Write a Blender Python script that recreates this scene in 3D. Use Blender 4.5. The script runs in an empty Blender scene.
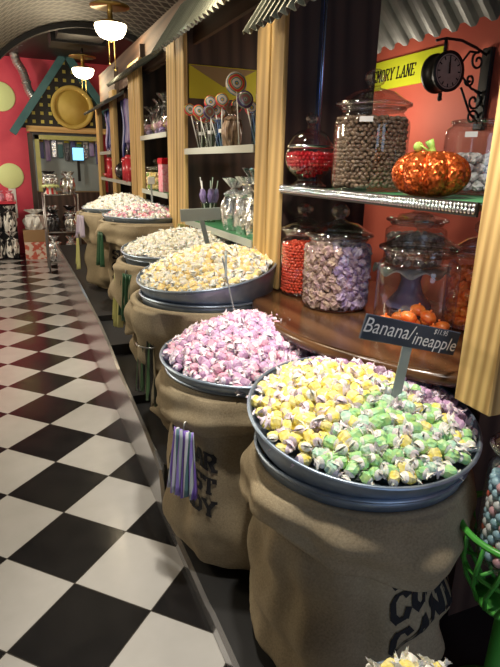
import bpy, math, random
from math import sin, cos, pi, radians, sqrt, hypot, atan2
from mathutils import Matrix, Vector, Euler
random.seed(11)
C = bpy.context.scene.collection
SC = bpy.context.scene

# ------------------------------------------------------------------ helpers
class MB:
    def __init__(s): s.v=[]; s.f=[]; s.m=[]; s.s=[]
    def add(s, V, F, mat=0, smooth=False, T=None):
        o=len(s.v)
        if T is not None: V=[tuple(T@Vector(p)) for p in V]
        s.v+= [tuple(p) for p in V]
        for f in F:
            s.f.append(tuple(i+o for i in f)); s.m.append(mat); s.s.append(smooth)
        return s
    def box(s, x0,y0,z0,x1,y1,z1, mat=0, T=None, b=0.0):
        if b<=0:
            V=[(x0,y0,z0),(x1,y0,z0),(x1,y1,z0),(x0,y1,z0),(x0,y0,z1),(x1,y0,z1),(x1,y1,z1),(x0,y1,z1)]
            F=[(0,3,2,1),(4,5,6,7),(0,1,5,4),(1,2,6,5),(2,3,7,6),(3,0,4,7)]
            return s.add(V,F,mat,False,T)
        V=[];idx={}
        def vt(i,p): idx[i]=len(V); V.append(p)
        X=(x0,x1);Y=(y0,y1);Z=(z0,z1);sg=(1,-1)
        for i in (0,1):
            for j in (0,1):
                for k in (0,1):
                    x,y,z=X[i],Y[j],Z[k];bx,by,bz=sg[i]*b,sg[j]*b,sg[k]*b
                    vt((i,j,k,0),(x,y+by,z+bz)); vt((i,j,k,1),(x+bx,y,z+bz)); vt((i,j,k,2),(x+bx,y+by,z))
        F=[]
        g=lambda i,j,k,a: idx[(i,j,k,a)]
        F+=[(g(0,0,0,0),g(0,0,1,0),g(0,1,1,0),g(0,1,0,0)),(g(1,0,0,0),g(1,1,0,0),g(1,1,1,0),g(1,0,1,0))]
        F+=[(g(0,0,0,1),g(1,0,0,1),g(1,0,1,1),g(0,0,1,1)),(g(0,1,0,1),g(0,1,1,1),g(1,1,1,1),g(1,1,0,1))]
        F+=[(g(0,0,0,2),g(0,1,0,2),g(1,1,0,2),g(1,0,0,2)),(g(0,0,1,2),g(1,0,1,2),g(1,1,1,2),g(0,1,1,2))]
        for i in (0,1):
            for j in (0,1): F.append((g(i,j,0,0),g(i,j,1,0),g(i,j,1,1),g(i,j,0,1)))
            for k in (0,1): F.append((g(i,0,k,0),g(i,1,k,0),g(i,1,k,2),g(i,0,k,2)))
        for j in (0,1):
            for k in (0,1): F.append((g(0,j,k,1),g(1,j,k,1),g(1,j,k,2),g(0,j,k,2)))
        for i in (0,1):
            for j in (0,1):
                for k in (0,1): F.append((g(i,j,k,0),g(i,j,k,1),g(i,j,k,2)))
        return s.add(V,F,mat,False,T)
    def lathe(s, prof, n=32, mat=0, T=None, smooth=True, cap0=False, cap1=False, x=0,y=0):
        V=[];F=[]
        for r,z in prof:
            for i in range(n):
                a=2*pi*i/n; V.append((x+r*cos(a),y+r*sin(a),z))
        for k in range(len(prof)-1):
            for i in range(n):
                j=(i+1)%n; F.append((k*n+i,k*n+j,(k+1)*n+j,(k+1)*n+i))
        if cap0: F.append(tuple(range(n-1,-1,-1)))
        if cap1: F.append(tuple((len(prof)-1)*n+i for i in range(n)))
        return s.add(V,F,mat,smooth,T)
    def tube(s, pts, r, n=8, mat=0, closed=False, smooth=True, T=None):
        P=[Vector(p) for p in pts]; N=len(P); V=[];F=[]
        rr=r if hasattr(r,'__len__') else [r]*N
        prev=None
        for k in range(N):
            if closed: d=(P[(k+1)%N]-P[k-1])
            else: d=P[min(k+1,N-1)]-P[max(k-1,0)]
            d.normalize()
            if prev is None:
                a=Vector((0,0,1)) if abs(d.z)<.9 else Vector((1,0,0))
                u=d.cross(a).normalized()
            else:
                u=(prev-d*prev.dot(d)); u.normalize()
            prev=u; w=d.cross(u)
            for i in range(n):
                t=2*pi*i/n; V.append(tuple(P[k]+u*(cos(t)*rr[k])+w*(sin(t)*rr[k])))
        for k in range(N if closed else N-1):
            k2=(k+1)%N
            for i in range(n):
                j=(i+1)%n; F.append((k*n+i,k*n+j,k2*n+j,k2*n+i))
        if not closed:
            F.append(tuple(range(n-1,-1,-1))); F.append(tuple((N-1)*n+i for i in range(n)))
        return s.add(V,F,mat,smooth,T)
    def sphere(s, c, r, n=12, m=8, mat=0, T=None, smooth=True, sc=(1,1,1), jit=0, rnd=random):
        V=[(c[0],c[1],c[2]-r*sc[2])];F=[]
        for k in range(1,m):
            ph=-pi/2+pi*k/m
            for i in range(n):
                a=2*pi*i/n; q=r*(1+rnd.uniform(-jit,jit))
                V.append((c[0]+q*cos(ph)*cos(a)*sc[0],c[1]+q*cos(ph)*sin(a)*sc[1],c[2]+q*sin(ph)*sc[2]))
        V.append((c[0],c[1],c[2]+r*sc[2]))
        for i in range(n):
            j=(i+1)%n
            F.append((0,1+j,1+i)); F.append((len(V)-1,1+(m-2)*n+i,1+(m-2)*n+j))
            for k in range(m-2): F.append((1+k*n+i,1+k*n+j,1+(k+1)*n+j,1+(k+1)*n+i))
        return s.add(V,F,mat,smooth,T)
    def grid(s, fn, nu, nv, mat=0, smooth=True, closeu=False, T=None, flip=False):
        V=[];F=[]
        nuu=nu if closeu else nu+1
        for j in range(nv+1):
            for i in range(nuu): V.append(fn(i/nu,j/nv))
        for j in range(nv):
            for i in range(nu):
                i2=(i+1)%nuu
                q=(j*nuu+i,j*nuu+i2,(j+1)*nuu+i2,(j+1)*nuu+i)
                F.append(q[::-1] if flip else q)
        return s.add(V,F,mat,smooth,T)
    def prism(s, poly, z0, z1, mat=0, T=None, smooth=False):
        n=len(poly); V=[(x,y,z0) for x,y in poly]+[(x,y,z1) for x,y in poly]
        F=[tuple(range(n-1,-1,-1)),tuple(range(n,2*n))]+[(i,(i+1)%n,n+(i+1)%n,n+i) for i in range(n)]
        return s.add(V,F,mat,smooth,T)
    def mesh(s, name, mats):
        me=bpy.data.meshes.new(name); me.from_pydata(s.v,[],s.f)
        for m in mats: me.materials.append(m)
        me.polygons.foreach_set('material_index',s.m)
        me.polygons.foreach_set('use_smooth',s.s)
        me.update(); return me

def tag(o, label=None, cat=None, group=None, kind=None):
    if label: o['label']=label
    if cat: o['category']=cat
    if group: o['group']=group
    if kind: o['kind']=kind
    return o
def obj(name, mb, mats, parent=None, loc=(0,0,0), rot=(0,0,0), label=None, cat=None, group=None, kind=None):
    if not isinstance(mats,(list,tuple)): mats=[mats]
    me=mb.mesh(name,mats) if isinstance(mb,MB) else mb
    o=bpy.data.objects.new(name,me); C.objects.link(o)
    o.location=loc; o.rotation_euler=rot
    if parent: o.parent=parent
    return tag(o,label,cat,group,kind)
def thing(name, label, cat, loc=(0,0,0), rot=(0,0,0), group=None):
    o=bpy.data.objects.new(name,None); C.objects.link(o); o.empty_display_size=.05
    o.location=loc; o.rotation_euler=rot
    return tag(o,label,cat,group)
def copy_tree(o, parent=None):
    c=o.copy(); C.objects.link(c)
    if parent: c.parent=parent
    for ch in list(o.children): copy_tree(ch,c)
    return c
def inst(name, me, loc, rot, sc=1.0, label=None, cat=None, group=None):
    o=bpy.data.objects.new(name,me); C.objects.link(o)
    o.location=loc; o.rotation_euler=rot; o.scale=(sc,sc,sc) if not hasattr(sc,'__len__') else sc
    return tag(o,label,cat,group)

# ------------------------------------------------------------------ materials
def newmat(name):
    m=bpy.data.materials.new(name); m.use_nodes=True
    nt=m.node_tree; b=nt.nodes['Principled BSDF']
    return m,nt,b
def mat(name, col, rough=.5, metal=0., col2=None, scale=8., stretch=(1,1,1), bump=0., bscale=None, emit=None, estr=0., spec=None, detail=3., rampw=.3, sss=0., trans=0., coat=0.):
    m,nt,b=newmat(name); L=nt.links
    b.inputs['Base Color'].default_value=(*col,1); b.inputs['Roughness'].default_value=rough; b.inputs['Metallic'].default_value=metal
    if spec is not None: b.inputs['Specular IOR Level'].default_value=spec
    if coat: b.inputs['Coat Weight'].default_value=coat; b.inputs['Coat Roughness'].default_value=.1
    if sss: b.inputs['Subsurface Weight'].default_value=sss; b.inputs['Subsurface Radius'].default_value=(.01,.008,.006)
    if emit: b.inputs['Emission Color'].default_value=(*emit,1); b.inputs['Emission Strength'].default_value=estr
    if col2 or bump:
        tc=nt.nodes.new('ShaderNodeTexCoord'); mp=nt.nodes.new('ShaderNodeMapping'); mp.inputs['Scale'].default_value=stretch
        L.new(tc.outputs['Object'],mp.inputs['Vector'])
        n=nt.nodes.new('ShaderNodeTexNoise'); n.inputs['Scale'].default_value=scale; n.inputs['Detail'].default_value=detail
        L.new(mp.outputs['Vector'],n.inputs['Vector'])
        if col2:
            r=nt.nodes.new('ShaderNodeValToRGB'); r.color_ramp.elements[0].position=.5-rampw/2; r.color_ramp.elements[1].position=.5+rampw/2
            r.color_ramp.elements[0].color=(*col,1); r.color_ramp.elements[1].color=(*col2,1)
            L.new(n.outputs['Fac'],r.inputs['Fac']); L.new(r.outputs['Color'],b.inputs['Base Color'])
        if bump:
            n2=n
            if bscale:
                n2=nt.nodes.new('ShaderNodeTexNoise'); n2.inputs['Scale'].default_value=bscale; n2.inputs['Detail'].default_value=3
                L.new(mp.outputs['Vector'],n2.inputs['Vector'])
            bp=nt.nodes.new('ShaderNodeBump'); bp.inputs['Strength'].default_value=bump; bp.inputs['Distance'].default_value=.01
            L.new(n2.outputs['Fac'],bp.inputs['Height']); L.new(bp.outputs['Normal'],b.inputs['Normal'])
    return m
def glass(name, tint=(1,1,1), rough=.02, base=.06, fres=1.0):
    m=bpy.data.materials.new(name); m.use_nodes=True; nt=m.node_tree; L=nt.links
    nt.nodes.clear()
    out=nt.nodes.new('ShaderNodeOutputMaterial'); mx=nt.nodes.new('ShaderNodeMixShader')
    tr=nt.nodes.new('ShaderNodeBsdfTransparent'); tr.inputs['Color'].default_value=(*tint,1)
    gl=nt.nodes.new('ShaderNodeBsdfGlossy'); gl.inputs['Roughness'].default_value=rough
    fr=nt.nodes.new('ShaderNodeLayerWeight'); fr.inputs['Blend'].default_value=.35
    pw=nt.nodes.new('ShaderNodeMath'); pw.operation='POWER'; pw.inputs[1].default_value=2.2
    ad=nt.nodes.new('ShaderNodeMath'); ad.operation='MULTIPLY_ADD'; ad.inputs[1].default_value=.75*fres; ad.inputs[2].default_value=base; ad.use_clamp=True
    L.new(fr.outputs['Facing'],pw.inputs[0]); L.new(pw.outputs[0],ad.inputs[0])
    L.new(ad.outputs[0],mx.inputs['Fac']); L.new(tr.outputs[0],mx.inputs[1]); L.new(gl.outputs[0],mx.inputs[2])
    L.new(mx.outputs[0],out.inputs['Surface'])
    return m
def wood(name, c1, c2, axis='z', freq=18., rough=.6, dist=4., bump=.15):
    m,nt,b=newmat(name); L=nt.links; b.inputs['Roughness'].default_value=rough
    tc=nt.nodes.new('ShaderNodeTexCoord'); mp=nt.nodes.new('ShaderNodeMapping')
    st={'z':(1,1,.06),'y':(1,.06,1),'x':(.06,1,1)}[axis]; mp.inputs['Scale'].default_value=st
    L.new(tc.outputs['Object'],mp.inputs['Vector'])
    w=nt.nodes.new('ShaderNodeTexWave'); w.wave_type='BANDS'; w.bands_direction='DIAGONAL'
    w.inputs['Scale'].default_value=freq; w.inputs['Distortion'].default_value=dist; w.inputs['Detail'].default_value=3; w.inputs['Detail Scale'].default_value=1.2
    L.new(mp.outputs['Vector'],w.inputs['Vector'])
    n=nt.nodes.new('ShaderNodeTexNoise'); n.inputs['Scale'].default_value=freq*2; L.new(mp.outputs['Vector'],n.inputs['Vector'])
    mxv=nt.nodes.new('ShaderNodeMath'); mxv.operation='MULTIPLY_ADD'; mxv.inputs[1].default_value=.55; 
    L.new(n.outputs['Fac'],mxv.inputs[0]); 
    h=nt.nodes.new('ShaderNodeMath'); h.operation='MULTIPLY'; h.inputs[1].default_value=.5; L.new(w.outputs['Fac'],h.inputs[0]); L.new(h.outputs[0],mxv.inputs[2])
    r=nt.nodes.new('ShaderNodeValToRGB'); r.color_ramp.elements[0].position=.2; r.color_ramp.elements[1].position=.8
    r.color_ramp.elements[0].color=(*c1,1); r.color_ramp.elements[1].color=(*c2,1)
    L.new(mxv.outputs[0],r.inputs['Fac']); L.new(r.outputs['Color'],b.inputs['Base Color'])
    if bump:
        bp=nt.nodes.new('ShaderNodeBump'); bp.inputs['Strength'].default_value=bump; bp.inputs['Distance'].default_value=.005
        L.new(mxv.outputs[0],bp.inputs['Height']); L.new(bp.outputs['Normal'],b.inputs['Normal'])
    return m
def burlap(name, c1, c2):
    m,nt,b=newmat(name); L=nt.links; b.inputs['Roughness'].default_value=.9; b.inputs['Specular IOR Level'].default_value=.15
    tc=nt.nodes.new('ShaderNodeTexCoord')
    n=nt.nodes.new('ShaderNodeTexNoise'); n.inputs['Scale'].default_value=5; n.inputs['Detail'].default_value=5; L.new(tc.outputs['Object'],n.inputs['Vector'])
    n2=nt.nodes.new('ShaderNodeTexNoise'); n2.inputs['Scale'].default_value=180; n2.inputs['Detail'].default_value=2; L.new(tc.outputs['Object'],n2.inputs['Vector'])
    a=nt.nodes.new('ShaderNodeMath'); a.operation='MULTIPLY_ADD'; a.inputs[1].default_value=.45; L.new(n2.outputs['Fac'],a.inputs[0])
    h=nt.nodes.new('ShaderNodeMath'); h.operation='MULTIPLY'; h.inputs[1].default_value=.55; L.new(n.outputs['Fac'],h.inputs[0]); L.new(h.outputs[0],a.inputs[2])
    r=nt.nodes.new('ShaderNodeValToRGB'); r.color_ramp.elements[0].position=.3; r.color_ramp.elements[1].position=.7
    r.color_ramp.elements[0].color=(*c1,1); r.color_ramp.elements[1].color=(*c2,1)
    L.new(a.outputs[0],r.inputs['Fac']); L.new(r.outputs['Color'],b.inputs['Base Color'])
    wx=nt.nodes.new('ShaderNodeTexNoise'); wx.inputs['Scale'].default_value=260; L.new(tc.outputs['Object'],wx.inputs['Vector'])
    bp=nt.nodes.new('ShaderNodeBump'); bp.inputs['Strength'].default_value=.25; bp.inputs['Distance'].default_value=.003
    L.new(wx.outputs['Fac'],bp.inputs['Height']); L.new(bp.outputs['Normal'],b.inputs['Normal'])
    return m
def pattern_lattice(name, c_line, c_gap, cell, lw, rough=.5, metal=0., planes=('u','v'), diag=True):
    # lattice of lines drawn over the UV-free object coordinates stored in an attribute-less way: uses the UV map
    m,nt,b=newmat(name); L=nt.links; b.inputs['Roughness'].default_value=rough; b.inputs['Metallic'].default_value=metal
    uv=nt.nodes.new('ShaderNodeUVMap'); sp=nt.nodes.new('ShaderNodeSeparateXYZ'); L.new(uv.outputs['UV'],sp.inputs[0])
    def mt(op,a,bv=None):
        n=nt.nodes.new('ShaderNodeMath'); n.operation=op
        for i,q in enumerate((a,bv)):
            if q is None: continue
            if isinstance(q,(int,float)): n.inputs[i].default_value=q
            else: L.new(q,n.inputs[i])
        return n.outputs[0]
    U,Vv=sp.outputs[0],sp.outputs[1]
    if diag: a=mt('ADD',U,Vv); c=mt('SUBTRACT',U,Vv)
    else: a,c=U,Vv
    fa=mt('FRACT',mt('DIVIDE',a,cell)); fc=mt('FRACT',mt('DIVIDE',c,cell))
    la=mt('LESS_THAN',fa,lw); lc=mt('LESS_THAN',fc,lw)
    f=mt('MAXIMUM',la,lc)
    mx=nt.nodes.new('ShaderNodeMix'); mx.data_type='RGBA'
    mx.inputs[6].default_value=(*c_gap,1); mx.inputs[7].default_value=(*c_line,1); L.new(f,mx.inputs[0]); L.new(mx.outputs[2],b.inputs['Base Color'])
    return m

# floor: black and white vinyl tiles laid on the diagonal
def floor_mat():
    m,nt,b=newmat('checker vinyl'); L=nt.links
    tc=nt.nodes.new('ShaderNodeTexCoord'); sp=nt.nodes.new('ShaderNodeSeparateXYZ'); L.new(tc.outputs['Object'],sp.inputs[0])
    def mt(op,a,bv=None):
        n=nt.nodes.new('ShaderNodeMath'); n.operation=op
        for i,q in enumerate((a,bv)):
            if q is None: continue
            if isinstance(q,(int,float)): n.inputs[i].default_value=q
            else: L.new(q,n.inputs[i])
        return n.outputs[0]
    X=mt('SUBTRACT',sp.outputs[0],.0719); Y=mt('SUBTRACT',sp.outputs[1],2.5082)
    s=.3048*sqrt(2)
    I=mt('DIVIDE',mt('SUBTRACT',X,Y),s); J=mt('DIVIDE',mt('MULTIPLY',mt('ADD',X,Y),-1.),s)
    par=mt('FLOORED_MODULO',mt('ADD',mt('FLOOR',I),mt('FLOOR',J)),2.)
    def seam(Q):
        f=mt('FRACT',Q); return mt('MAXIMUM',mt('LESS_THAN',f,.006),mt('GREATER_THAN',f,.994))
    sm=mt('MAXIMUM',seam(I),seam(J))
    n=nt.nodes.new('ShaderNodeTexNoise'); n.inputs['Scale'].default_value=9; n.inputs['Detail'].default_value=5; L.new(tc.outputs['Object'],n.inputs['Vector'])
    wr=nt.nodes.new('ShaderNodeValToRGB'); wr.color_ramp.elements[0].color=(.42,.41,.395,1); wr.color_ramp.elements[1].color=(.52,.51,.50,1); L.new(n.outputs['Fac'],wr.inputs['Fac'])
    br=nt.nodes.new('ShaderNodeValToRGB'); br.color_ramp.elements[0].color=(.008,.008,.009,1); br.color_ramp.elements[1].color=(.018,.017,.018,1); L.new(n.outputs['Fac'],br.inputs['Fac'])
    mx=nt.nodes.new('ShaderNodeMix'); mx.data_type='RGBA'; L.new(par,mx.inputs[0]); L.new(br.outputs['Color'],mx.inputs[6]); L.new(wr.outputs['Color'],mx.inputs[7])
    m2=nt.nodes.new('ShaderNodeMix'); m2.data_type='RGBA'; L.new(sm,m2.inputs[0]); L.new(mx.outputs[2],m2.inputs[6]); m2.inputs[7].default_value=(.05,.045,.04,1)
    L.new(m2.outputs[2],b.inputs['Base Color'])
    rr=mt('MULTIPLY_ADD',n.outputs['Fac'],.12); rr.node.inputs[2].default_value=.1
    L.new(rr,b.inputs['Roughness']); b.inputs['Specular IOR Level'].default_value=.42
    n2=nt.nodes.new('ShaderNodeTexNoise'); n2.inputs['Scale'].default_value=3.5; L.new(tc.outputs['Object'],n2.inputs['Vector'])
    bp=nt.nodes.new('ShaderNodeBump'); bp.inputs['Strength'].default_value=.06; bp.inputs['Distance'].default_value=.02; L.new(n2.outputs['Fac'],bp.inputs['Height']); L.new(bp.outputs['Normal'],b.inputs['Normal'])
    return m

M={}
M['floor']=floor_mat()
M['red']=mat('red paint',(.66,.055,.10),.55,col2=(.74,.08,.125),scale=3)
M['coral']=mat('coral red paint',(.68,.13,.085),.6,col2=(.74,.16,.10),scale=3)
M['black']=mat('black paint',(.012,.011,.011),.5)
M['deck']=mat('black deck',(.012,.012,.013),.55)
M['kick']=mat('brushed steel kick plate',(.50,.50,.52),.2,.8)
M['darkwall']=mat('dark wall',(.05,.045,.042),.8)
M['cream']=mat('cream wall',(.45,.40,.32),.8)
M['panel']=wood('dark stained panel',(.034,.021,.018),(.088,.054,.040),'z',7,.5,5)
M['fascia']=wood('brown fascia boards',(.05,.026,.016),(.12,.068,.042),'y',7,.7,4)
M['pine']=wood('pine post',(.38,.235,.075),(.66,.455,.175),'z',9,.6,2.2)
M['pinerough']=wood('rough sawn pine',(.32,.185,.06),(.74,.51,.21),'z',21,.7,1.5,.4)
M['counter']=wood('varnished counter',(.035,.015,.007),(.10,.046,.019),'y',6,.22,4,.03)
M['beam']=wood('yellow beam',(.5,.3,.1),(.72,.48,.2),'x',9,.6)
M['galv']=mat('galvanised steel',(.24,.31,.42),.42,.8,col2=(.36,.43,.53),scale=14,bump=.03)  # bluish daylight reflection is tinted into the base colour
M['galvdark']=mat('weathered steel tub',(.20,.26,.35),.45,.7,col2=(.32,.38,.47),scale=10,bump=.03)  # carries the same painted daylight blue as the pans
M['edge']=mat('pale shelf edge',(.42,.46,.41),.45)
M['tinlight']=mat('bright corrugated tin',(.18,.18,.175),.45,.5,col2=(.27,.27,.255),scale=6)
M['tin']=mat('corrugated tin',(.13,.15,.13),.5,.35,col2=(.20,.22,.195),scale=6,stretch=(1,1,.3))
M['bluetint']=mat('metal with painted blue reflection',(.42,.58,1.0),.22,1.,col2=(.55,.68,1.0),scale=4)  # reflected blue daylight painted into the chrome upright's base colour
M['chrome']=mat('chrome',(.75,.77,.82),.15,1.)
M['steel']=mat('grey steel wire',(.38,.38,.38),.35,.9)
M['iron']=mat('black iron',(.015,.013,.012),.45,.3)
M['burlap']=burlap('burlap',(.23,.18,.115),(.43,.355,.24))
M['ink']=mat('black stencil ink',(.014,.013,.016),.85)
M['white']=mat('white paper',(.80,.79,.76),.7)
M['wax']=mat('waxed wrapper',(.86,.78,.82),.35,sss=.35)
M['waxlilac']=mat('lilac wrapper',(.86,.75,.84),.35,sss=.35)
M['waxwhite']=mat('white wrapper',(.90,.89,.84),.35,sss=.35)
M['yellow']=mat('yellow taffy',(.90,.74,.10),.4,col2=(.92,.84,.42),scale=60)
M['green']=mat('green taffy',(.30,.70,.36),.4,col2=(.60,.82,.30),scale=45)
M['mint']=mat('mint taffy',(.42,.74,.60),.4,col2=(.72,.84,.66),scale=45)
M['pink']=mat('pink taffy',(.66,.28,.42),.4,col2=(.76,.48,.58),scale=50)
M['mauve']=mat('mauve taffy',(.50,.29,.52),.4,col2=(.66,.44,.62),scale=50)
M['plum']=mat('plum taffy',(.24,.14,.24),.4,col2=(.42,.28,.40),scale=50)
M['butter']=mat('pale yellow taffy',(.90,.64,.20),.4,col2=(.92,.78,.46),scale=50)
M['ivory']=mat('ivory taffy',(.76,.68,.50),.4,col2=(.88,.84,.70),scale=50)
M['redtaffy']=mat('red taffy',(.80,.16,.24),.4,col2=(.88,.5,.58),scale=50)
M['glass']=glass('clear glass',(.97,.98,.98),.02,.075)
M['glassthick']=glass('thick glass',(.93,.94,.95),.03,.14)
M['shelfglass']=glass('shelf glass',(.62,.80,.70),.05,.14)
M['bluecup']=glass('blue plastic',(.42,.55,.86),.1,.1)
M['clearplastic']=glass('clear cellophane',(.93,.93,.93),.12,.16)
M['cherry']=mat('red hard candy',(.50,.012,.02),.12,coat=.6)
M['redbean']=mat('red bean candy',(.74,.07,.035),.25,col2=(.85,.14,.07),scale=30)
M['brown']=mat('brown nut candy',(.13,.08,.055),.35,col2=(.30,.20,.13),scale=40)
M['sugarpurple']=mat('sugared purple candy',(.24,.17,.38),.6,col2=(.50,.38,.46),scale=35,bump=.4,bscale=160)
M['sugarbeige']=mat('sugared beige candy',(.52,.38,.27),.6,col2=(.38,.24,.26),scale=35,bump=.4,bscale=160)
M['orange']=mat('orange candy',(.90,.15,.025),.3,col2=(.92,.25,.05),scale=30)
M['glitter']=None
M['stem']=mat('green stem',(.16,.34,.06),.5,col2=(.35,.5,.1),scale=30)
M['greenpaper']=mat('green shelf liner',(.035,.16,.065),.5,col2=(.05,.22,.09),scale=6)
M['limewire']=mat('lime green painted wire',(.07,.36,.05),.35)
M['signyellow']=mat('yellow sign',(.80,.86,.04),.45)
M['mustard']=mat('mustard card',(.62,.55,.03),.5)
M['tan']=mat('brown card',(.30,.20,.09),.6)
M['slate']=mat('slate board',(.022,.035,.060),.55,col2=(.035,.05,.085),scale=12)
M['chalk']=mat('chalk',(.80,.80,.82),.9)
M['stick']=mat('grey painted stick',(.33,.38,.38),.6)
M['clockface']=mat('clock face',(.42,.33,.27),.5,col2=(.34,.26,.21),scale=20)
M['teal']=mat('teal board',(.03,.115,.13),.5,col2=(.05,.15,.165),scale=5)
M['lime']=mat('lime disc',(.80,.90,.42),.6)
M['disc']=mat('ochre disc',(.52,.36,.07),.6,col2=(.60,.44,.11),scale=5)
M['card']=mat('brown cardboard',(.36,.22,.11),.8)
M['cartonred']=mat('red printed carton',(.60,.12,.08),.6,col2=(.82,.68,.58),scale=14,rampw=.1)
M['silver']=mat('silver foil',(.80,.82,.84),.22,.95,bump=.6,bscale=30)
M['foil2']=mat('dark foil',(.10,.10,.11),.25,.8,bump=.6,bscale=30)
M['blue']=mat('blue shiny cloth',(.05,.08,.42),.35,col2=(.10,.10,.25),scale=12,stretch=(1,1,.2))
M['violet']=mat('violet cloth',(.20,.12,.42),.4,col2=(.45,.38,.62),scale=14,stretch=(1,1,.2))
M['redplastic']=mat('red plastic',(.58,.03,.05),.3)
M['purplestripe']=None
M['lamp']=mat('lit frosted glass bowl',(.9,.85,.7),.3,emit=(1,.86,.58),estr=9)
M['brass']=mat('aged brass',(.42,.30,.10),.35,.8)
M['duct']=mat('flexible aluminium duct',(.62,.62,.62),.3,.9)
M['lavender']=mat('lavender milk glass',(.42,.38,.72),.2,coat=.4)
M['milk']=mat('white milk glass',(.82,.82,.84),.2,coat=.4)
M['whitechoc']=mat('white candy',(.78,.74,.70),.4,col2=(.30,.25,.25),scale=26,rampw=.08)

def stripes(name, cols, freq, axis=0, rough=.4):
    m,nt,b=newmat(name); L=nt.links; b.inputs['Roughness'].default_value=rough
    tc=nt.nodes.new('ShaderNodeTexCoord'); sp=nt.nodes.new('ShaderNodeSeparateXYZ'); L.new(tc.outputs['Object'],sp.inputs[0])
    mu=nt.nodes.new('ShaderNodeMath'); mu.operation='MULTIPLY'; mu.inputs[1].default_value=freq; L.new(sp.outputs[axis],mu.inputs[0])
    fr=nt.nodes.new('ShaderNodeMath'); fr.operation='FRACT'; L.new(mu.outputs[0],fr.inputs[0])
    r=nt.nodes.new('ShaderNodeValToRGB'); r.color_ramp.interpolation='CONSTANT'
    e=r.color_ramp.elements
    while len(e)<len(cols): e.new(.5)
    for i,c in enumerate(cols): e[i].position=i/len(cols); e[i].color=(*c,1)
    L.new(fr.outputs[0],r.inputs['Fac']); L.new(r.outputs['Color'],b.inputs['Base Color'])
    return m
M['purplestripe']=stripes('purple striped paper',[(.22,.13,.52),(.22,.13,.52),(.62,.62,.70),(.10,.20,.22),(.30,.22,.62),(.45,.50,.52)],22,1)
M['blackstripe']=stripes('black striped paper',[(.02,.02,.02),(.35,.30,.2),(.02,.025,.02),(.10,.20,.09),(.02,.02,.02)],26,1)
M['greybag']=stripes('grey violet striped paper',[(.42,.36,.46),(.50,.44,.52),(.34,.28,.38)],20,1)
M['candystripe']=stripes('red and white stripes',[(.7,.04,.05),(.85,.82,.78)],18,0)
M['zebra']=mat('black and white pattern',(.015,.015,.015),.5,col2=(.78,.76,.72),scale=16,stretch=(1.4,1,.6),rampw=.04,detail=1)
M['greenbag']=mat('dark green plastic bag',(.02,.075,.035),.35,col2=(.03,.11,.05),scale=8)
M['yellowbag']=mat('yellow green bag',(.42,.42,.12),.5,col2=(.5,.48,.2),scale=8)

def swirl(name, cols):
    m,nt,b=newmat(name); L=nt.links; b.inputs['Roughness'].default_value=.2
    tc=nt.nodes.new('ShaderNodeTexCoord'); w=nt.nodes.new('ShaderNodeTexWave'); w.wave_type='RINGS'; w.rings_direction='Y'
    w.inputs['Scale'].default_value=9; w.inputs['Distortion'].default_value=4; L.new(tc.outputs['Object'],w.inputs['Vector'])
    r=nt.nodes.new('ShaderNodeValToRGB'); r.color_ramp.interpolation='CONSTANT'; e=r.color_ramp.elements
    while len(e)<len(cols): e.new(.5)
    for i,c in enumerate(cols): e[i].position=i/len(cols); e[i].color=(*c,1)
    L.new(w.outputs['Fac'],r.inputs['Fac']); L.new(r.outputs['Color'],b.inputs['Base Color'])
    return m
M['swirl']=swirl('rainbow swirl',[(.6,.06,.08),(.65,.5,.08),(.06,.30,.12),(.12,.14,.45),(.7,.66,.6)])
M['swirl2']=swirl('dark swirl',[(.08,.05,.12),(.35,.30,.26),(.08,.20,.14),(.22,.09,.08)])
def glitter():
    m,nt,b=newmat('orange glitter'); L=nt.links
    tc=nt.nodes.new('ShaderNodeTexCoord'); v=nt.nodes.new('ShaderNodeTexVoronoi'); v.inputs['Scale'].default_value=170; L.new(tc.outputs['Object'],v.inputs['Vector'])
    r=nt.nodes.new('ShaderNodeValToRGB'); r.color_ramp.elements[0].color=(.34,.045,.01,1); r.color_ramp.elements[1].color=(.72,.16,.03,1); L.new(v.outputs['Color'],r.inputs['Fac']); L.new(r.outputs['Color'],b.inputs['Base Color'])
    b.inputs['Metallic'].default_value=.75; b.inputs['Roughness'].default_value=.28
    mp=nt.nodes.new('ShaderNodeVectorMath'); mp.operation='SUBTRACT'; mp.inputs[1].default_value=(.5,.5,.5); L.new(v.outputs['Color'],mp.inputs[0])
    sc=nt.nodes.new('ShaderNodeVectorMath'); sc.operation='SCALE'; sc.inputs['Scale'].default_value=1.1; L.new(mp.outputs[0],sc.inputs[0])
    g=nt.nodes.new('ShaderNodeNewGeometry'); ad=nt.nodes.new('ShaderNodeVectorMath'); L.new(g.outputs['Normal'],ad.inputs[0]); L.new(sc.outputs[0],ad.inputs[1])
    nm=nt.nodes.new('ShaderNodeVectorMath'); nm.operation='NORMALIZE'; L.new(ad.outputs[0],nm.inputs[0]); L.new(nm.outputs[0],b.inputs['Normal'])
    return m
M['glitter']=glitter()
M['mesh']=pattern_lattice('wire mesh over dark board',(.20,.20,.17),(.010,.010,.009),.15,.22,.5,.2)
M['lattice']=pattern_lattice('black lattice over yellow',(.014,.012,.010),(.60,.52,.10),.115,.62,.6,0.,diag=False)

def set_uv(o, fn):
    me=o.data; uv=me.uv_layers.new(name='UVMap')
    for l in me.loops: uv.data[l.index].uv=fn(me.vertices[l.vertex_index].co)

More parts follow.
